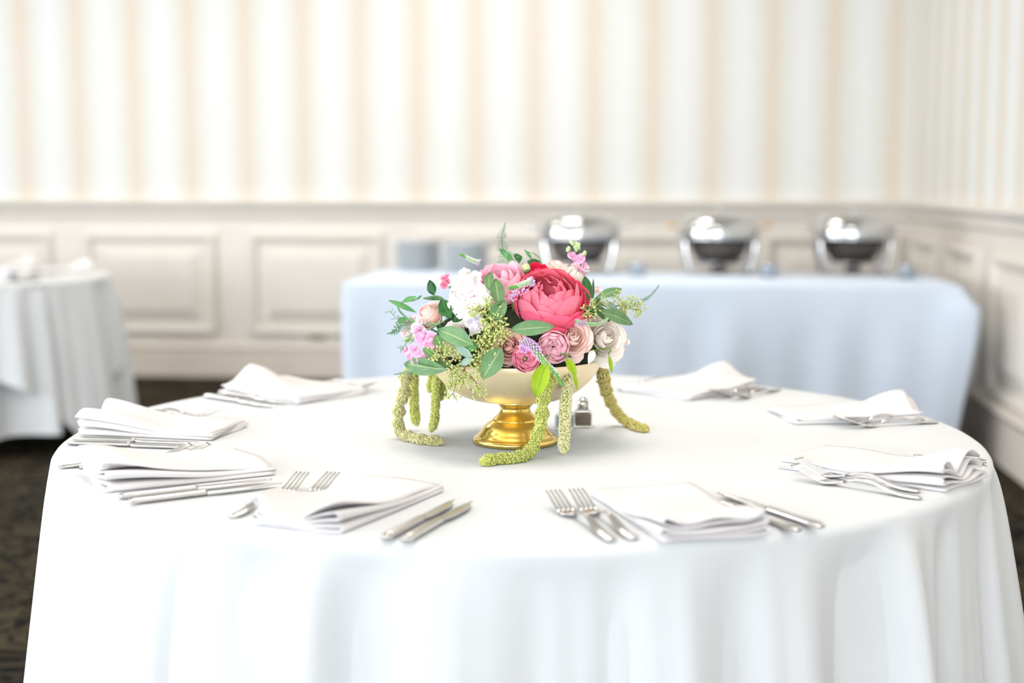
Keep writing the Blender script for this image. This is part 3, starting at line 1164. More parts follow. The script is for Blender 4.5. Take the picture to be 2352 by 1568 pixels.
def flower(name, label, cat, px, py, R, layers, mats, out=0.0, axis=None, mix=0.6, seed=1, spin=0.0, group=None, sink=0.6, calyx=True):
    """R in metres; axis = where the bloom faces, mixed with the mound's normal"""
    rng = random.Random(seed)
    p, n = dome(px, py, out)
    ax = n if axis is None else (V(axis).normalized() * mix + n * (1 - mix)).normalized()
    to_cam = (CAM - p).normalized()
    p = p - to_cam * R * sink
    t = thing(name, label, cat, group=group, matrix=frame_matrix(p, ax, spin))
    for li, (cnt, rho, thm, half, h0, hs, flare, ruf, spiral, mi) in enumerate(layers):
        off = rng.uniform(0, 2 * pi)
        for k in range(cnt):
            jt = rng.uniform(-1, 1)
            petal('petal', mats[mi], t, off + 2 * pi * k / cnt + jt * 0.12, rho * R * (1 + 0.05 * rng.uniform(-1, 1)), radians(thm + 7 * rng.uniform(-1, 1)),
                  half * (1 + 0.1 * rng.uniform(-1, 1)), h0 * R, hs, flare * (1 + 0.4 * rng.uniform(-1, 1)), ruf, spiral, rng)
    if calyx:
        m = MB()
        dwn = t.matrix_basis.to_3x3().inverted() @ ((DC - V((0, 0, 0.03)) - p).normalized())
        m.tube([dwn * R * 0.25, dwn * R * 0.9], [0.0035, 0.003], 6)
        m.build('stem', M['stem'], t)
    return t, rng


#          n  rho  thmax half  h0   hs  flare ruffle spiral mat
PEONY = [(5, .34, 150, .85, .16, 1.1, .0, .12, .10, 1), (6, .46, 145, .74, .14, 1.0, .0, .10, .08, 1), (7, .58, 140, .66, .11, 1.0, .0, .07, .06, 1),
         (8, .70, 132, .60, .08, .98, .0, .04, .05, 1), (8, .82, 124, .58, .05, .95, .0, .03, .05, 1), (9, .92, 113, .54, .01, .92, .0, .025, .04, 0), (9, 1.0, 100, .54, -.03, .88, .02, .025, .03, 0), (8, 1.04, 84, .50, -.06, .86, .08, .03, .0, 0)]
LOOSE = [(3, .36, 150, 1.0, .2, 1.2, .0, .10, .1, 0), (4, .52, 140, .95, .15, 1.1, .03, .10, .08, 0), (5, .70, 126, .85, .1, 1.0, .06, .08, .06, 0), (5, .88, 108, .80, .05, .95, .10, .07, .03, 0), (6, 1.0, 92, .70, .0, .85, .12, .06, .0, 0)]
ROSE = [(2, .12, 155, 1.5, .36, 2.0, .0, .0, .18, 1), (3, .21, 150, 1.2, .32, 1.6, .0, .0, .16, 1), (3, .32, 142, 1.1, .27, 1.35, .05, .0, .14, 1), (4, .44, 133, .9, .22, 1.15, .14, .02, .10, 0),
        (4, .56, 124, .88, .16, 1.05, .26, .03, .07, 0), (5, .68, 112, .78, .08, .98, .34, .03, .04, 0), (5, .80, 98, .76, .0, .90, .36, .03, .0, 0), (5, .90, 84, .74, -.06, .80, .34, .03, .0, 0)]
RANUN = [(3, .26, 168, 1.1, .10, 1.1, .0, .0, .10, 0), (4, .36, 164, .95, .10, 1.05, .0, .02, .09, 0), (5, .46, 158, .85, .09, 1.0, .0, .02, .08, 0), (5, .57, 152, .85, .08, 1.0, .0, .02, .06, 0), (6, .68, 146, .74, .06, .98, .0, .02, .06, 0),
         (6, .79, 140, .74, .04, .96, .0, .02, .05, 0), (7, .90, 133, .64, .02, .95, .0, .02, .04, 0), (8, 1.0, 122, .58, .0, .92, .03, .02, .03, 0)]

CAMDIR = (0.05, -1, 0.25)
flower('coral_peony', 'large coral pink peony at the front of the bouquet', 'flower', 1258, 692, 88 * U, PEONY, [M['coral'], M['coral_light']], 0.012, (-0.02, -0.72, 0.70), 0.85, 3, sink=0.75)
flower('pink_peony', 'pale pink ruffled peony at the top left of the bouquet', 'flower', 1150, 655, 66 * U, LOOSE, [M['pink']], 0.0, (-0.15, -0.5, 0.8), 0.7, 5, sink=0.75)
flower('crimson_carnation', 'small crimson bloom peeking over the coral peony', 'flower', 1230, 626, 30 * U, LOOSE, [M['crimson']], -0.012, (-0.1, -0.6, 0.8), 0.8, 6, sink=0.6)
flower('blush_rose', 'blush rose rising behind the crimson bloom at the bouquet top', 'flower', 1278, 622, 40 * U, ROSE, [M['blush'], M['blush']], -0.03, (0.1, -0.1, 1), 0.8, 7, sink=0.7)
flower('cream_rose', 'cream rose behind the upper right of the coral peony', 'flower', 1312, 646, 48 * U, ROSE, [M['cream'], M['cream']], -0.018, (0.75, -0.25, 0.65), 0.85, 8, sink=0.7)
flower('blush_rose', 'blush pink rose under the fern at the left of the bouquet', 'flower', 986, 722, 38 * U, ROSE, [M['blush'], M['dusty']], -0.006, (-0.6, -0.5, 0.7), 0.7, 9, sink=0.7)
flower('cream_rose', 'cream rose behind the sage leaf left of centre', 'flower', 1050, 768, 40 * U, ROSE, [M['cream'], M['cream']], -0.012, (-0.2, -0.7, 0.6), 0.7, 10, sink=0.7)
flower('dusty_rose', 'dusty pink rose at the bowl rim beside the seed clusters', 'flower', 1168, 797, 37 * U, ROSE, [M['dusty'], M['dusty']], -0.002, (-0.1, -0.85, 0.25), 0.8, 11, 0.7, sink=0.7)
flower('candy_rose', 'candy pink swirled bloom above the gold rim', 'flower', 1271, 797, 36 * U, RANUN, [M['candy']], 0.004, (-0.05, -0.95, 0.15), 0.8, 12, sink=0.75)
flower('blush_rose', 'blush rose with peach heart below the coral peony', 'flower', 1314, 776, 43 * U, ROSE, [M['blush'], M['blush']], 0.0, (0.05, -0.9, 0.35), 0.8, 13, 0.3, sink=0.7)
flower('cream_rose', 'big open cream rose at the right end of the rim', 'flower', 1386, 776, 55 * U, ROSE, [M['cream'], M['cream']], -0.008, (0.2, -0.9, 0.25), 0.75, 14, 1.0, sink=0.65)
t, _ = flower('ranunculus', 'hot pink ranunculus with dark eye hanging over the rim', 'flower', 1208, 822, 31 * U, RANUN, [M['hot']], 0.006, (-0.08, -1, -0.02), 0.85, 15, sink=0.65)
MB().lathe([(0.0, 0.262 * 31 * U * 1.9), (0.0036, 0.0112), (0.0046, 0.010), (0.0048, 0.007)], 16, cap=False).build('dark_eye', M['center'], t)
MB().ball((0, 0, 0.0112), 0.0022).build('pistil', M['tan'], t)
def bud_thing(label, px, py, r, out, name='flower_bud'):
    p, n = dome(px, py, out)
    t = thing(name, label, 'bud', matrix=frame_matrix(p, (-0.1, -0.3, 1)))
    MB().lathe([(0, -r), (r * 0.7, -r * 0.75), (r, -r * 0.1), (r * 0.85, r * 0.55), (r * 0.35, r * 0.95), (0, r)], 16, cap=False).build('bud_ball', M['budgreen'], t)
    for k in range(5):
        a = 2 * pi * k / 5
        petal('sepal', M['mid_leaf'], t, a, r * 1.04, radians(95), 0.5, 0, 1, 0, 0, 0, random.Random(k))
    MB().tube([(0, 0, -r * 0.8), (-0.004, 0.004, -r * 3), (-0.008, 0.012, -r * 5)], [0.002, 0.0022, 0.0024], 6).build('stem', M['stem'], t)


bud_thing('round green flower bud standing between the pink and coral peonies', 1208, 616, 11 * U, 0.0)


def floret_mesh(R, rng, n=5, cup=0.35):
    """ruffled floret: petals joined at its eye"""
    vs, fs, uv = [V((0, 0, 0))], [], [(0.5, 0.1)]
    for lay, (rad, lift) in enumerate(((1.0, cup * 0.6), (0.62, cup * 1.6))):
        m = n if lay == 0 else 4
        for k in range(m):
            a0 = 2 * pi * (k + 0.5 * lay) / m + rng.uniform(-0.15, 0.15)
            hw = pi / m * 1.02
            base = len(vs)
            for j, v in enumerate((0.4, 0.75, 1.0)):
                for i in range(5):
                    u = -1 + i / 2
                    rr = R * rad * v * (1 - 0.16 * abs(u) ** 2 * (1 if v > 0.9 else 0.3)) * (1 + 0.08 * rng.uniform(-1, 1))
                    a = a0 + hw * u * (0.75 + 0.3 * v)
                    z = R * lift * (v ** 1.6) + R * 0.12 * rng.uniform(-1, 1) * v - R * 0.18 * max(0, v - 0.75) * 4 * (1 - lay)
                    vs.append(V((rr * cos(a), rr * sin(a), z)))
                    uv.append(((u + 1) / 2, v))
            for i in range(4):
                fs.append((0, base + i, base + i + 1))
            for j in range(2):
                for i in range(4):
                    fs.append((base + j * 5 + i, base + j * 5 + 5 + i, base + j * 5 + 6 + i, base + j * 5 + i + 1))
    return vs, fs, uv


def stock(label, pts, R, mat, seed, out=0.0, buds=0, bud_at=None, mat2=None, name='stock_spike', jitter=0.5):
    """a spike of florets: pts = floret pixels"""
    rng = random.Random(seed)
    cx = sum(p[0] for p in pts) / len(pts)
    cy = sum(p[1] for p in pts) / len(pts)
    c, n0 = dome(cx, cy, out)
    t = thing(name, label, 'flower', c)
    for i, q in enumerate(pts):
        p, n = dome(q[0], q[1], out + (q[2] if len(q) > 2 else 0.0))
        ax = (n * 0.4 + (CAM - p).normalized() * 0.6 + V((rng.uniform(-1, 1), rng.uniform(-1, 1), rng.uniform(-1, 1))) * jitter).normalized()
        vs, fs, uv = floret_mesh(R * rng.uniform(0.85, 1.15), rng)
        fm = frame_matrix(p - c, ax, rng.uniform(0, 6))
        o = make('floret', [fm @ v for v in vs], fs, mat2 if (mat2 and i % 3 == 2) else mat, t, True, uv)
    for k in range(buds):
        b = bud_at[k % len(bud_at)]
        p, n = dome(b[0] + rng.uniform(-5, 5), b[1] + rng.uniform(-6, 6), out)
        m = MB()
        m.teardrop(p - c, (rng.uniform(-0.6, 0.6), -0.3, 1), 0.012, 0.0042)
        m.build('bud', M['budgreen'], t)
    st = MB()
    st.tube([V((0, 0, 0)) - n0 * 0.012, (DC - V((0, 0, 0.02)) - c) * 0.7], [0.003, 0.003], 6)
    st.build('stem', M['stem'], t)
    return t


stock('white stock cluster of ruffled florets left of the pink peony', [(1062, 645), (1092, 640), (1048, 672), (1078, 668), (1108, 668), (1042, 698), (1068, 695), (1096, 696), (1116, 690), (1058, 715), (1085, 716), (1068, 628)], 19 * U, M['white'], 21, 0.012)
stock('lavender white florets under the white stock cluster', [(1082, 738), (1100, 732), (1092, 752), (1076, 726), (1106, 748)], 15 * U, M['lav'], 22, -0.002)
stock('pink stock spike with green bud tip at the bouquet top right', [(1316, 598), (1332, 594), (1322, 610), (1340, 608), (1328, 622), (1344, 618), (1336, 632), (1314, 588)], 13 * U, M['pinkstock'], 23, -0.03, 12, [(1322, 576), (1330, 572), (1312, 580), (1346, 588), (1318, 570)], M['palestock'])
stock('bright pink stock florets at the left of the bouquet', [(964, 760), (978, 768), (972, 782), (990, 778), (984, 792), (964, 776), (995, 790)], 15 * U, M['pinkstock'], 24, 0.004)
stock('pink stock florets at the lower left over the long sage leaf', [(934, 806), (950, 802), (944, 818), (962, 814), (956, 826), (976, 820), (970, 828)], 15 * U, M['pinkstock'], 25, 0.0, 8, [(942, 782), (948, 776), (938, 790)])
stock('pale blush stock florets at the far left under the fern', [(938, 742), (952, 736), (944, 756), (932, 764), (958, 752), (940, 774), (950, 768), (966, 740)], 15 * U, M['palestock'], 26, -0.004, 0, None, M['white'])
t = stock('small hot pink spray bloom at the left of the white stock', [(1018, 640), (1026, 646), (1020, 654), (1026, 636)], 10 * U, M['hot'], 27, -0.01, name='spray_bloom')
stock('blush florets at the far right behind the rim rose', [(1428, 768), (1434, 786), (1426, 800), (1418, 752), (1372, 668)], 13 * U, M['palestock'], 28, -0.03)

# ------------------------------------------------------------------ leaves


def leaf(parent, origin, base, tip, width, mat, normal, bend=0.10, cup=0.12, taper=0.45, name='leaf', label=None, twist=0.0, nu=4, nv=10):
    """leaf from base to tip (world points); width in metres; taper = where it is widest"""
    base, tip, normal = V(base), V(tip), V(normal).normalized()
    d = tip - base
    L = d.length
    d.normalize()
    side = d.cross(normal).normalized()
    nn = side.cross(d).normalized()
    vs, fs, uv = [], [], []
    for j in range(nv + 1):
        v = j / nv
        if v < taper:
            w = sin(v / taper * pi / 2) ** 0.85
        else:
            w = cos((v - taper) / (1 - taper) * pi / 2) ** 0.75
        w = max(w, 0.02) * width / 2
        tw = twist * (v - 0.5)
        s2 = side * cos(tw) + nn * sin(tw)
        mid = base + d * (L * v) + nn * (bend * L * sin(v * pi))
        for i in range(nu + 1):
            u = -1 + 2 * i / nu
            vs.append(mid + s2 * (u * w) + nn * (cup * width * u * u) - origin)
            uv.append(((u + 1) / 2, v))
    n = nu + 1
    for j in range(nv):
        for i in range(nu):
            fs.append((j * n + i, j * n + i + 1, (j + 1) * n + i + 1, (j + 1) * n + i))
    return make(name, vs, fs, mat, parent, True, uv, None, label)


def sprig(name, label, cat, leaves, stem_px, out=0.0, stem_mat=None, seeds=(), seed=0, group=None):
    """leaves: (base px, tip px, width px, material, base out, tip out, tilt)"""
    rng = random.Random(seed)
    o, n = dome(stem_px[0][0], stem_px[0][1], out)
    t = thing(name, label, cat, o, group=group)
    pts = [dome(q[0], q[1], out + (q[2] if len(q) > 2 else 0))[0] - o for q in stem_px]
    inside = (DC - V((0, 0, 0.01)) - o) * 0.55
    pts = [inside] + pts
    sm = MB()
    cp = catmull(pts, 5)
    sm.tube(cp, [0.0018 * (1 - 0.5 * i / len(cp)) for i in range(len(cp))], 6)
    sm.build('stem', stem_mat or M['stem'], t)
    for (b, tp, w, mt, bo, to, tilt) in leaves:
        pb, nb = dome(b[0], b[1], out + bo)
        pt, nt = dome(tp[0], tp[1], out + to)
        nrm = ((CAM - pb).normalized() + V(tilt)).normalized()
        leaf(t, o, pb, pt, w * U, mt, nrm, rng.uniform(0.02, 0.10), rng.uniform(0.06, 0.16), rng.uniform(0.42, 0.52), twist=rng.uniform(-0.3, 0.3))
    for (sx, sy, sr, cnt) in seeds:
        p, nn = dome(sx, sy, out + 0.012)
        m = MB()
        root = p - o
        down = V((rng.uniform(-0.3, 0.3), -0.4, rng.uniform(-0.8, 0.8)))
        for k in range(int(cnt * 1.35)):
            dv = (V((rng.uniform(-1, 1), rng.uniform(-0.9, 0.35), rng.uniform(-1, 1))).normalized() + down * 0.3).normalized()
            q = root + dv * sr * U * rng.uniform(0.35, 0.95)
            m.tube([root, q], [0.0005, 0.0004], 3, False)
            m.teardrop(q, dv, 8.5 * U, 3.0 * U)
        m.build('seed_cluster', M['seed'], t, kind='stuff')
        tw = MB()
        anchor = min(pts, key=lambda a: (a - root).length)
        tw.tube([anchor, (anchor + root) / 2 + V((0, 0, 0.002)), root], [0.0009, 0.0008, 0.0006], 4)
        tw.build('twig', M['redstem'], t)
    return t


G, GD, GB, DK, MD, LM = M['sage'], M['sage_dark'], M['sage_blue'], M['dark_leaf'], M['mid_leaf'], M['lime_leaf']
sprig('eucalyptus_sprig', 'eucalyptus sprig with long sage leaves reaching left over the rim', 'foliage',
      [((1032, 850), (932, 836), 40, G, 0.03, 0.02, (0, 0, 0.0)), ((1044, 846), (962, 834), 34, GD, 0.012, 0.0, (0, 0.1, 0.6)), ((1000, 770), (1018, 800), 30, GD, 0.0, 0.0, (0, 0, 0)), ((1008, 828), (972, 800), 22, GD, 0.004, 0.006, (0.2, 0, 0.1))],
      [(1060, 840), (1036, 850)], 0.012, None, [(1020, 806, 20, 16), (1036, 798, 20, 16), (1000, 812, 18, 14), (1048, 812, 18, 14), (1056, 800, 18, 12)], 1)
sprig('eucalyptus_sprig', 'eucalyptus sprig with one broad sage leaf above the seed clusters left of centre', 'foliage',
      [((1092, 796), (1007, 758), 40, G, 0.026, 0.022, (-0.1, 0, 0.25)), ((1100, 790), (1066, 808), 18, MD, 0.02, 0.022, (0, 0, 0.3))],
      [(1112, 800), (1098, 795)], 0.012, M['redstem'], [(1112, 770, 22, 18), (1096, 790, 22, 18), (1120, 792, 22, 18), (1106, 812, 20, 16), (1132, 768, 20, 16), (1126, 745, 20, 16), (1140, 792, 18, 14)], 2)
sprig('eucalyptus_sprig', 'eucalyptus sprig with a single sage leaf across the base of the coral peony', 'foliage',
      [((1170, 758), (1274, 750), 34, G, 0.03, 0.036, (0.1, 0, 0.2))], [(1156, 760), (1170, 758)], 0.012, M['redstem'],
      [(1150, 750, 18, 14), (1158, 766, 18, 14), (1146, 772, 16, 12)], 3)
sprig('eucalyptus_sprig', 'eucalyptus sprig with a broad sage leaf hanging over the front of the bowl', 'foliage',
      [((1152, 798), (1108, 870), 46, G, 0.018, 0.030, (0, 0, 0.1))], [(1128, 800), (1150, 799)], 0.014, M['redstem'],
      [(1106, 832, 22, 18), (1124, 822, 20, 16), (1088, 826, 18, 14), (1098, 848, 18, 14), (1110, 858, 16, 10)], 4)
sprig('eucalyptus_sprig', 'drooping seeded eucalyptus sprig trailing down the left of the bowl', 'foliage',
      [((1088, 822), (1058, 838), 16, GB, 0.02, 0.022, (0, 0, 0.3)), ((1086, 824), (1042, 792), 18, GB, 0.02, 0.03, (0, 0, 0.3))], [(1078, 832), (1066, 850), (1052, 872)], 0.016, M['redstem'],
      [(1046, 852, 22, 16), (1064, 856, 20, 14), (1034, 862, 18, 14), (1048, 878, 20, 14), (1066, 876, 18, 12), (1036, 888, 16, 12), (1040, 904, 16, 10), (1084, 872, 14, 9), (1100, 886, 16, 11), (1106, 902, 15, 10), (1096, 908, 10, 6)], 5)
sprig('eucalyptus_sprig', 'eucalyptus sprig with upright sage leaves between white stock and peony', 'foliage',
      [((1124, 668), (1126, 628), 24, GD, 0.016, 0.016, (-0.2, 0, 0.1)), ((1146, 704), (1138, 642), 32, GD, 0.024, 0.02, (0.1, 0, 0.1)), ((1128, 736), (1160, 690), 34, G, 0.022, 0.02, (0.1, 0, 0.2)), ((1142, 742), (1152, 706), 22, GD, 0.014, 0.014, (0.3, 0, 0)), ((1110, 742), (1132, 712), 22, DK, 0.008, 0.008, (0, 0, 0))],
      [(1136, 748), (1138, 720)], 0.006, M['redstem'], [(1124, 700, 20, 16), (1134, 712, 20, 16), (1122, 728, 20, 16), (1140, 735, 18, 14), (1098, 716, 16, 12), (1086, 712, 14, 9)], 6)
sprig('eucalyptus_sprig', 'eucalyptus sprig with broad sage leaves fanning out at the right', 'foliage',
      [((1368, 686), (1428, 664), 24, G, 0.0, 0.0, (0, 0, 0.5)), ((1374, 714), (1452, 745), 32, G, 0.012, 0.006, (0.1, 0, 0.3)), ((1394, 690), (1422, 724), 16, GB, 0.0, 0.0, (0.3, 0, 0.1)), ((1366, 700), (1400, 738), 22, GD, 0.006, 0.006, (0, 0, 0.2))],
      [(1360, 706), (1396, 704), (1430, 702), (1462, 712)], 0.0, M['stem'], [(1380, 696, 20, 16), (1366, 704, 18, 14), (1350, 716, 20, 16), (1420, 684, 18, 13), (1432, 696, 16, 10), (1440, 706, 16, 12), (1462, 706, 18, 13), (1474, 716, 16, 10), (1428, 722, 12, 8), (1452, 690, 14, 9)], 7)
sprig('ruscus_sprig', 'glossy dark green leaf sprig at the left beside the hot pink bloom', 'foliage',
      [((998, 678), (988, 642), 24, DK, 0.0, -0.004, (-0.5, 0, 0.2)), ((1022, 690), (972, 686), 22, DK, 0.004, 0.0, (0, 0, 0.8)), ((1014, 690), (1038, 734), 30, DK, 0.012, 0.012, (-0.2, 0, 0.2)), ((1042, 722), (1008, 716), 24, MD, 0.004, 0.004, (0, 0, 0.4)), ((1040, 740), (1062, 712), 26, DK, -0.004, -0.004, (0, 0, 0.2))],
      [(1044, 712), (1018, 692), (998, 680)], 0.0, M['stem'], (), 8)
sprig('ruscus_sprig', 'two slim dark green leaves standing at the right of the coral peony', 'foliage',
      [((1352, 690), (1343, 636), 22, DK, 0.004, 0.0, (0.1, 0, 0.1)), ((1356, 700), (1362, 640), 11, DK, 0.004, 0.0, (0.7, 0, 0.1)), ((1362, 706), (1378, 682), 14, DK, 0, 0, (0.1, 0, 0.3)), ((1340, 712), (1366, 722), 24, DK, 0, 0, (0, 0, 0.4))],
      [(1352, 712), (1354, 695)], 0.0, M['stem'], (), 9)
sprig('ruscus_sprig', 'dark green leaf sprig along the top edge behind the pink peony', 'foliage',
      [((1180, 604), (1148, 572), 17, MD, -0.03, -0.03, (0, 0, 0.6)), ((1192, 606), (1186, 584), 20, DK, -0.03, -0.03, (0.2, 0, 0.1)), ((1212, 600), (1246, 612), 20, DK, -0.03, -0.02, (0, 0, 0.4)), ((1222, 596), (1204, 573), 8, MD, -0.03, -0.03, (0.2, 0, 0.2)), ((1216, 620), (1240, 600), 22, DK, -0.02, -0.02, (0, 0, 0.4))],
      [(1206, 622), (1200, 604)], -0.03, M['stem'], (), 10)
sprig('amaranthus_foliage', 'bright lime leaf hanging over the front of the gold bowl', 'foliage',
      [((1256, 828), (1231, 912), 38, LM, 0.022, 0.040, (-0.2, 0, 0)), ((1242, 824), (1262, 838), 14, LM, 0.016, 0.018, (0, 0, 0.3))], [(1258, 816), (1256, 828)], 0.012, M['stem'], (), 11)
sprig('amaranthus_foliage', 'curved lime leaf hanging right of the cream tassel', 'foliage',
      [((1300, 822), (1322, 864), 20, LM, 0.02, 0.034, (0.3, 0, 0.2)), ((1318, 856), (1326, 896), 10, LM, 0.034, 0.04, (0.5, 0, 0))], [(1296, 812), (1300, 822)], 0.012, M['stem'], (), 12)
sprig('amaranthus_foliage', 'thin lime leaf under the big cream rose at the right', 'foliage',
      [((1398, 814), (1405, 856), 10, LM, 0.0, 0.0, (0.4, 0, 0))], [(1392, 800), (1398, 814)], 0.0, M['stem'], (), 13)
sprig('vine_sprig', 'wispy leafy vine reaching out at the far left of the bouquet', 'foliage',
      [((956, 718), (892, 690), 15, MD, 0.0, 0.0, (0, 0, 0.6)), ((924, 694), (957, 682), 15, MD, 0.0, 0.0, (0, 0, 0.7)), ((912, 740), (934, 730), 14, MD, 0, 0, (0, 0, 0.3)), ((957, 690), (970, 678), 4, MD, 0, 0, (0, 0, 0.3))],
      [(960, 742), (930, 726), (914, 706), (926, 692), (950, 690), (966, 678)], 0.0, M['fern'], (), 14)


p0, n = dome(1362, 806, 0.026)
p1, n1 = dome(1350, 838, 0.036)
t = thing('fallen_petal', 'long cream petal drooping over the gold rim', 'petal', p0)
leaf(t, p0, p0, p1, 17 * U, M['cream'], (0.2, -1, 0.3), 0.12, 0.25, 0.4, 'petal_blade')


def spike_path(pts, out):
    return [dome(p[0], p[1], out + (p[2] if len(p) > 2 else 0))[0] for p in pts]


def veronica(label, pts, out, seed, w=8, lil=0.35, white=0.75):
    rng = random.Random(seed)
    W = spike_path(pts, out)
    o = W[0]
    t = thing('veronica_spike', label, 'flower', o)
    cp = catmull([p - o for p in W], 8)
    n = len(cp)
    st = MB()
    st.tube(cp, [w * U * 0.45 * (1 - 0.7 * (i / n)) for i in range(n)], 7)
    st.build('stem', M['ver_green'], t)
    parts = {'lilac_florets': (MB(), 'veronica'), 'white_florets': (MB(), 'ver_white'), 'green_buds': (MB(), 'ver_green')}
    N = 260
    for k in range(N):
        f = (k + 0.5) / N
        x = f * (n - 1)
        i = min(int(x), n - 2)
        p = cp[i].lerp(cp[i + 1], x - i)
        d = (cp[i + 1] - cp[i]).normalized()
        a = k * 2.39996
        s = d.orthogonal().normalized()
        b = d.cross(s)
        nd = s * cos(a) + b * sin(a)
        r = w * U * (0.52 if f < lil else 0.5 * (1 - 0.75 * (f - lil) / (1 - lil)))
        key = 'lilac_florets' if f < lil + rng.uniform(-0.1, 0.1) else ('white_florets' if f < white + rng.uniform(-0.12, 0.12) else 'green_buds')
        ln = (0.62 if key == 'lilac_florets' else 0.34 if key == 'white_florets' else 0.22) * w * U
        parts[key][0].teardrop(p + nd * r * 0.6, nd + d * 0.4, ln, ln * 0.3)
    for nm, (m, mt) in parts.items():
        if m.v:
            m.build(nm, M[mt], t, kind='stuff')


veronica('lilac to green veronica spike curving down over the front rim', [(1198, 782), (1224, 796), (1250, 832), (1276, 856), (1290, 884)], 0.034, 1, 15)
veronica('green tipped veronica spike lying across the top of the coral peony', [(1226, 646), (1208, 650), (1186, 658), (1168, 662)], 0.034, 2, 14, 0.1, 0.6)
veronica('thin white veronica spike arching up at the right of the bouquet', [(1322, 738), (1346, 743), (1376, 744), (1396, 730), (1406, 712)], 0.018, 3, 9, 0.2, 0.85)
veronica('pale green veronica tip rising at the upper left of the bouquet', [(1104, 604), (1086, 598), (1070, 590), (1056, 583)], -0.05, 4, 11, 0.05, 0.6)


def lilac_tuft(label, pts, out, seed):
    rng = random.Random(seed)
    W = spike_path(pts, out)
    o = W[0]
    t = thing('veronica_tuft', label, 'flower', o)
    m = MB()
    for k in range(46):
        p = W[rng.randrange(len(W))] - o + V((rng.uniform(-1, 1), rng.uniform(-1, 1), rng.uniform(-1, 1))) * 7 * U
        m.teardrop(p, (rng.uniform(-1, 1), -0.5, -0.6 + rng.uniform(-0.6, 0.6)), 8 * U, 2.4 * U)
    m.build('lilac_florets', M['veronica'], t, kind='stuff')
    MB().tube([V((0, 0, 0)), (DC - o) * 0.4], [0.0015, 0.0015], 5).build('stem', M['stem'], t)


lilac_tuft('lilac floret tuft hanging under the green tipped veronica spike', [(1176, 672), (1186, 670), (1196, 666), (1206, 664), (1180, 680)], 0.024, 3)
lilac_tuft('lilac floret tuft just left of the hot pink ranunculus top', [(1200, 786), (1206, 792), (1202, 800)], 0.018, 4)


def fern(label, pts, out, seed, width=16, taper=True, name='asparagus_fern', dens=1.0):
    """feathery frond: a thin stem with forked needle branchlets"""
    rng = random.Random(seed)
    W = spike_path(pts, out)
    o = W[0]
    t = thing(name, label, 'foliage', o)
    cp = catmull([p - o for p in W], 8)
    n = len(cp)
    MB().tube(cp, [0.0011 * (1 - 0.6 * i / n) for i in range(n)], 5).build('stem', M['fern'], t)
    m = MB()
    for i in range(1, n):
        f = i / n
        d = (cp[i] - cp[i - 1]).normalized()
        view = (CAM - (o + cp[i])).normalized()
        s = d.cross(view).normalized()
        w = width * U * (1.05 - f if taper else 0.8) * rng.uniform(0.6, 1.1)
        for sg in (-1, 1):
            if rng.random() > dens:
                continue
            tip = cp[i] + s * (sg * w) + d * w * 0.55 + view * rng.uniform(-0.5, 0.5) * w
            m.tube([cp[i], (cp[i] + tip) / 2 + V((0, 0, 0.0006)), tip], [0.0006, 0.0005, 0.0003], 3, False)
            for q in (0.3, 0.5, 0.7, 0.9):
                b = cp[i].lerp(tip, q)
                for s2 in (-1, 1):
                    e = b + (d * 0.8 + s * sg * 0.5 + view * s2 * 0.6 + V((rng.uniform(-.4, .4), rng.uniform(-.4, .4), rng.uniform(-.4, .4)))) * w * 0.22
                    m.tube([b, e], [0.00045, 0.0002], 3, False)
    m.build('needles', M['fern'], t, kind='stuff')


fern('feathery fern frond standing up at the very top of the bouquet', [(1172, 612), (1160, 585), (1152, 550), (1160, 514)], -0.05, 1, 26)
fern('fine fern spray across the left side flowers', [(1010, 742), (985, 745), (955, 742), (920, 738), (896, 715)], 0.008, 2, 14, False, dens=0.4)
fern('fine fern wisps trailing off the far left edge', [(965, 738), (930, 746), (912, 752), (905, 764), (890, 766)], 0.002, 3, 18, dens=0.8)
fern('thin fern sweeping over the left pink florets', [(1030, 730), (990, 752), (950, 764), (930, 792), (920, 800)], 0.016, 6, 10, False, dens=0.35)
fern('small green fern tip low at the left above the tassels', [(975, 845), (950, 852), (930, 856), (905, 860)], 0.004, 4, 12)
fern('long thin fern tendril pointing up at the far right', [(1420, 712), (1450, 700), (1484, 686), (1504, 668), (1514, 654)], -0.01, 5, 9, True)
fern('thin fern curl beside the green bud at the top', [(1246, 616), (1240, 594), (1226, 582), (1212, 578)], -0.04, 7, 4, True, dens=0.5)

# ------------------------------------------------------------------ hanging amaranthus tassels


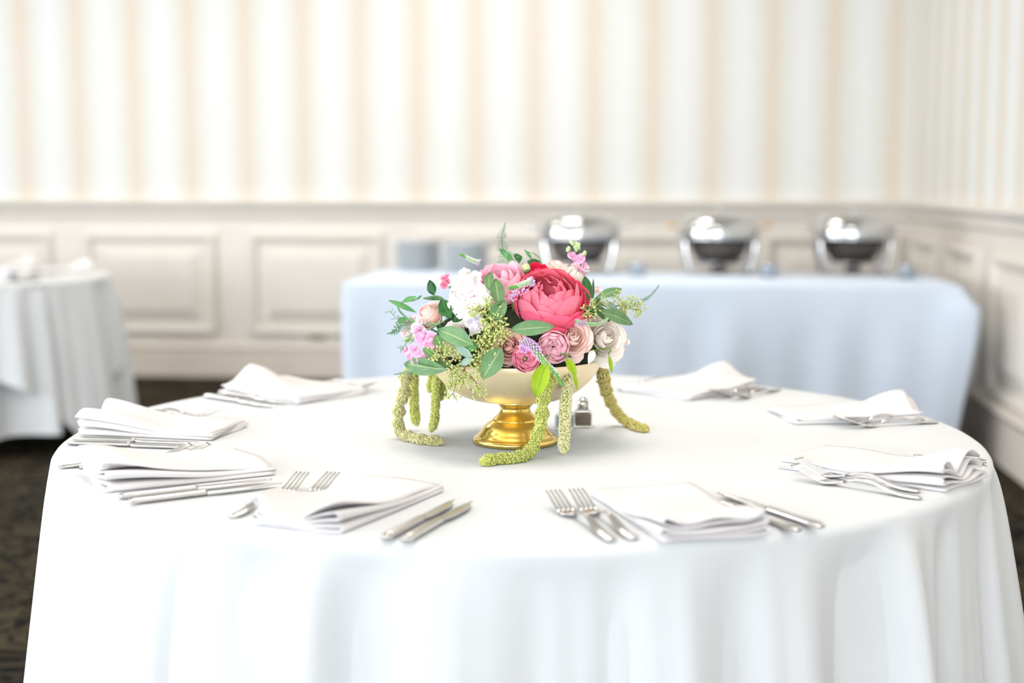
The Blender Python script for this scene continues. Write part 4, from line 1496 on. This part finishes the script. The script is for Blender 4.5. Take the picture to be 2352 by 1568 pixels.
def tassel(label, pts, r, mat, seed, lump=0.25, mats2=None, bristle=0):
    """pts: world points; surface of the rope is made of many grains"""
    rng = random.Random(seed)
    o = V(pts[0])
    t = thing('amaranthus_tassel', label, 'flower', o)
    cp = catmull([V(p) - o for p in pts], 10)
    n = len(cp)
    seglen = [(cp[i + 1] - cp[i]).length for i in range(n - 1)]
    L = sum(seglen)

    def rad(s):
        f = s / L
        e = min(1.0, sqrt(max(0.02, (1 - f) * L / (r * 1.1)))) * min(1.0, 0.55 + f * 4)
        return r * e * (1 + lump * (0.6 * sin(s * 210 + seed) + 0.5 * sin(s * 333 + 2 * seed)) * (1 - 0.6 * f))
    core = MB()
    acc, rr = 0.0, []
    for i in range(n):
        rr.append(rad(min(acc, L * 0.995)) * 0.86)
        if i < n - 1:
            acc += seglen[i]
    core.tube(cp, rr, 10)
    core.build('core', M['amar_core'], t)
    m = MB()
    count = int(L * r * 2 * pi / (1.15e-6 * 3.4))
    count = min(count, 2600)
    for k in range(count):
        s = L * (k + rng.random()) / count
        x, i = s, 0
        while i < n - 2 and x > seglen[i]:
            x -= seglen[i]
            i += 1
        p = cp[i].lerp(cp[i + 1], min(1, x / max(seglen[i], 1e-6)))
        d = (cp[i + 1] - cp[i]).normalized()
        a = rng.uniform(0, 2 * pi)
        e1 = d.orthogonal().normalized()
        nd = e1 * cos(a) + d.cross(e1) * sin(a)
        q = p + nd * rad(s) * rng.uniform(0.84, 1.08)
        g = rng.uniform(0.0013, 0.0022)
        if (o + q).z - g < TZ + 0.0004:
            q.z = TZ + 0.0004 + g - o.z
        m.add([q + V(v) * g for v in OCT[0]], OCT[1])
    for k in range(60):                                   # rounded tip
        v = V((rng.gauss(0, 1), rng.gauss(0, 1), rng.gauss(0, 1))).normalized()
        d = (cp[-1] - cp[-2]).normalized()
        q = cp[-1] - d * r * 0.35 + v * r * 0.55
        if (o + q).z < TZ + 0.002:
            q.z = TZ + 0.002 - o.z
        m.add([q + V(w) * 0.0014 for w in OCT[0]], OCT[1])
    m.build('blossom_grains', mat, t, kind='stuff')
    return t


OCT = ([(1, 0, 0), (-1, 0, 0), (0, 1, 0), (0, -1, 0), (0, 0, 1), (0, 0, -1)], [(0, 2, 4), (2, 1, 4), (1, 3, 4), (3, 0, 4), (2, 0, 5), (1, 2, 5), (3, 1, 5), (0, 3, 5)])


def on_table(px, py, r):
    return at_z(px, py, TZ + r)


def hang(px, py, y):
    return at_y(px, py, y)


r12 = 12 * U
e = on_table(1018, 1015, 9 * U)
k1 = on_table(930, 1000, 10 * U)
tassel('thick buff tassel hanging at the far left and bending onto the cloth', [hang(945, 838, BC.y - 0.01), hang(932, 866, k1.y), hang(928, 905, k1.y), hang(918, 930, k1.y), hang(915, 970, k1.y), hang(919, 992, k1.y) + V((0, 0, 0.002)), on_table(940, 1004, 10 * U), on_table(975, 1011, 10 * U), e], 12 * U, M['amar_buff'], 1, 0.4)
k2 = on_table(956, 983, 8 * U)
tassel('straight pale green tassel second from the left', [hang(955, 838, k2.y), hang(950, 866, k2.y), hang(950, 905, k2.y), hang(952, 945, k2.y), hang(957, 976, k2.y)], 11 * U, M['amar_green'], 2, 0.10)
k3 = on_table(986, 998, 8 * U)
tassel('bright green tassel third from the left touching the cloth', [hang(1006, 850, k3.y), hang(1002, 890, k3.y), hang(1000, 930, k3.y), hang(998, 965, k3.y), hang(990, 990, k3.y)], 9.5 * U, M['amar_green'], 3, 0.14)
tassel('short bushy green tassel beside the left side of the bowl', [hang(1014, 850, k3.y + 0.02), hang(1014, 880, k3.y + 0.02), hang(1011, 918, k3.y + 0.02)], 13 * U, M['amar_green'], 4, 0.3)
tassel('short thin green tassel end hidden left of the bowl', [hang(990, 850, k3.y + 0.03), hang(989, 875, k3.y + 0.03), hang(986, 900, k3.y + 0.03)], 7 * U, M['amar_green'], 9, 0.3)
f1 = on_table(1212, 1042, 11 * U)
tassel('lime tassel curling along the cloth in front of the gold foot', [hang(1268, 855, f1.y + 0.012), hang(1264, 880, f1.y), hang(1250, 905, f1.y), hang(1246, 940, f1.y), hang(1242, 975, f1.y), hang(1230, 1010, f1.y), f1 + V((0.004, 0, 0.004)), on_table(1188, 1051, 11 * U), on_table(1150, 1054, 11 * U), on_table(1104, 1060, 11 * U)], 12.5 * U, M['amar_green'], 5, 0.32)
c1 = on_table(1294, 1036, 8 * U)
tassel('cream tassel hanging straight down in front of the shakers', [hang(1290, 828, c1.y + 0.03), hang(1298, 850, c1.y + 0.006), hang(1303, 880, c1.y), hang(1299, 930, c1.y), hang(1297, 980, c1.y), hang(1294, 1040, c1.y)], 12 * U, M['amar_cream'], 6, 0.10)
g1 = on_table(1445, 972, 8 * U)
tassel('tan tassel swinging out to the right onto the cloth', [hang(1380, 822, BC.y + 0.005), hang(1384, 850, BC.y + 0.035), hang(1389, 885, BC.y * 0.4 + g1.y * 0.6 + 0.012), hang(1404, 925, g1.y - 0.012), hang(1424, 955, g1.y - 0.002), on_table(1448, 974, 9 * U), on_table(1470, 983, 9 * U), on_table(1490, 985, 9 * U)], 12 * U, M['amar_tan'], 7, 0.38)

# greenery that fills the sides and back of the mound
rng = random.Random(77)
back = thing('greenery_collar', 'dark green leaves tucked between the blooms all round the mound', 'foliage', DC)
for k in range(120):
    a = rng.uniform(0, 2 * pi)
    el = rng.uniform(0.05, 1.35)
    nrm = V((cos(a) * cos(el), sin(a) * cos(el), sin(el)))
    base = V((nrm.x * DR.x, nrm.y * DR.y, nrm.z * DR.z)) * 0.66
    dirv = (nrm * 0.5 + V((rng.uniform(-1, 1), rng.uniform(-1, 1), rng.uniform(-0.3, 1)))).normalized()
    leaf(back, V((0, 0, 0)), base, base + dirv * rng.uniform(0.03, 0.045), rng.uniform(0.014, 0.022), DK if rng.random() < 0.7 else GD, nrm, 0.08, 0.1, nu=2, nv=5)
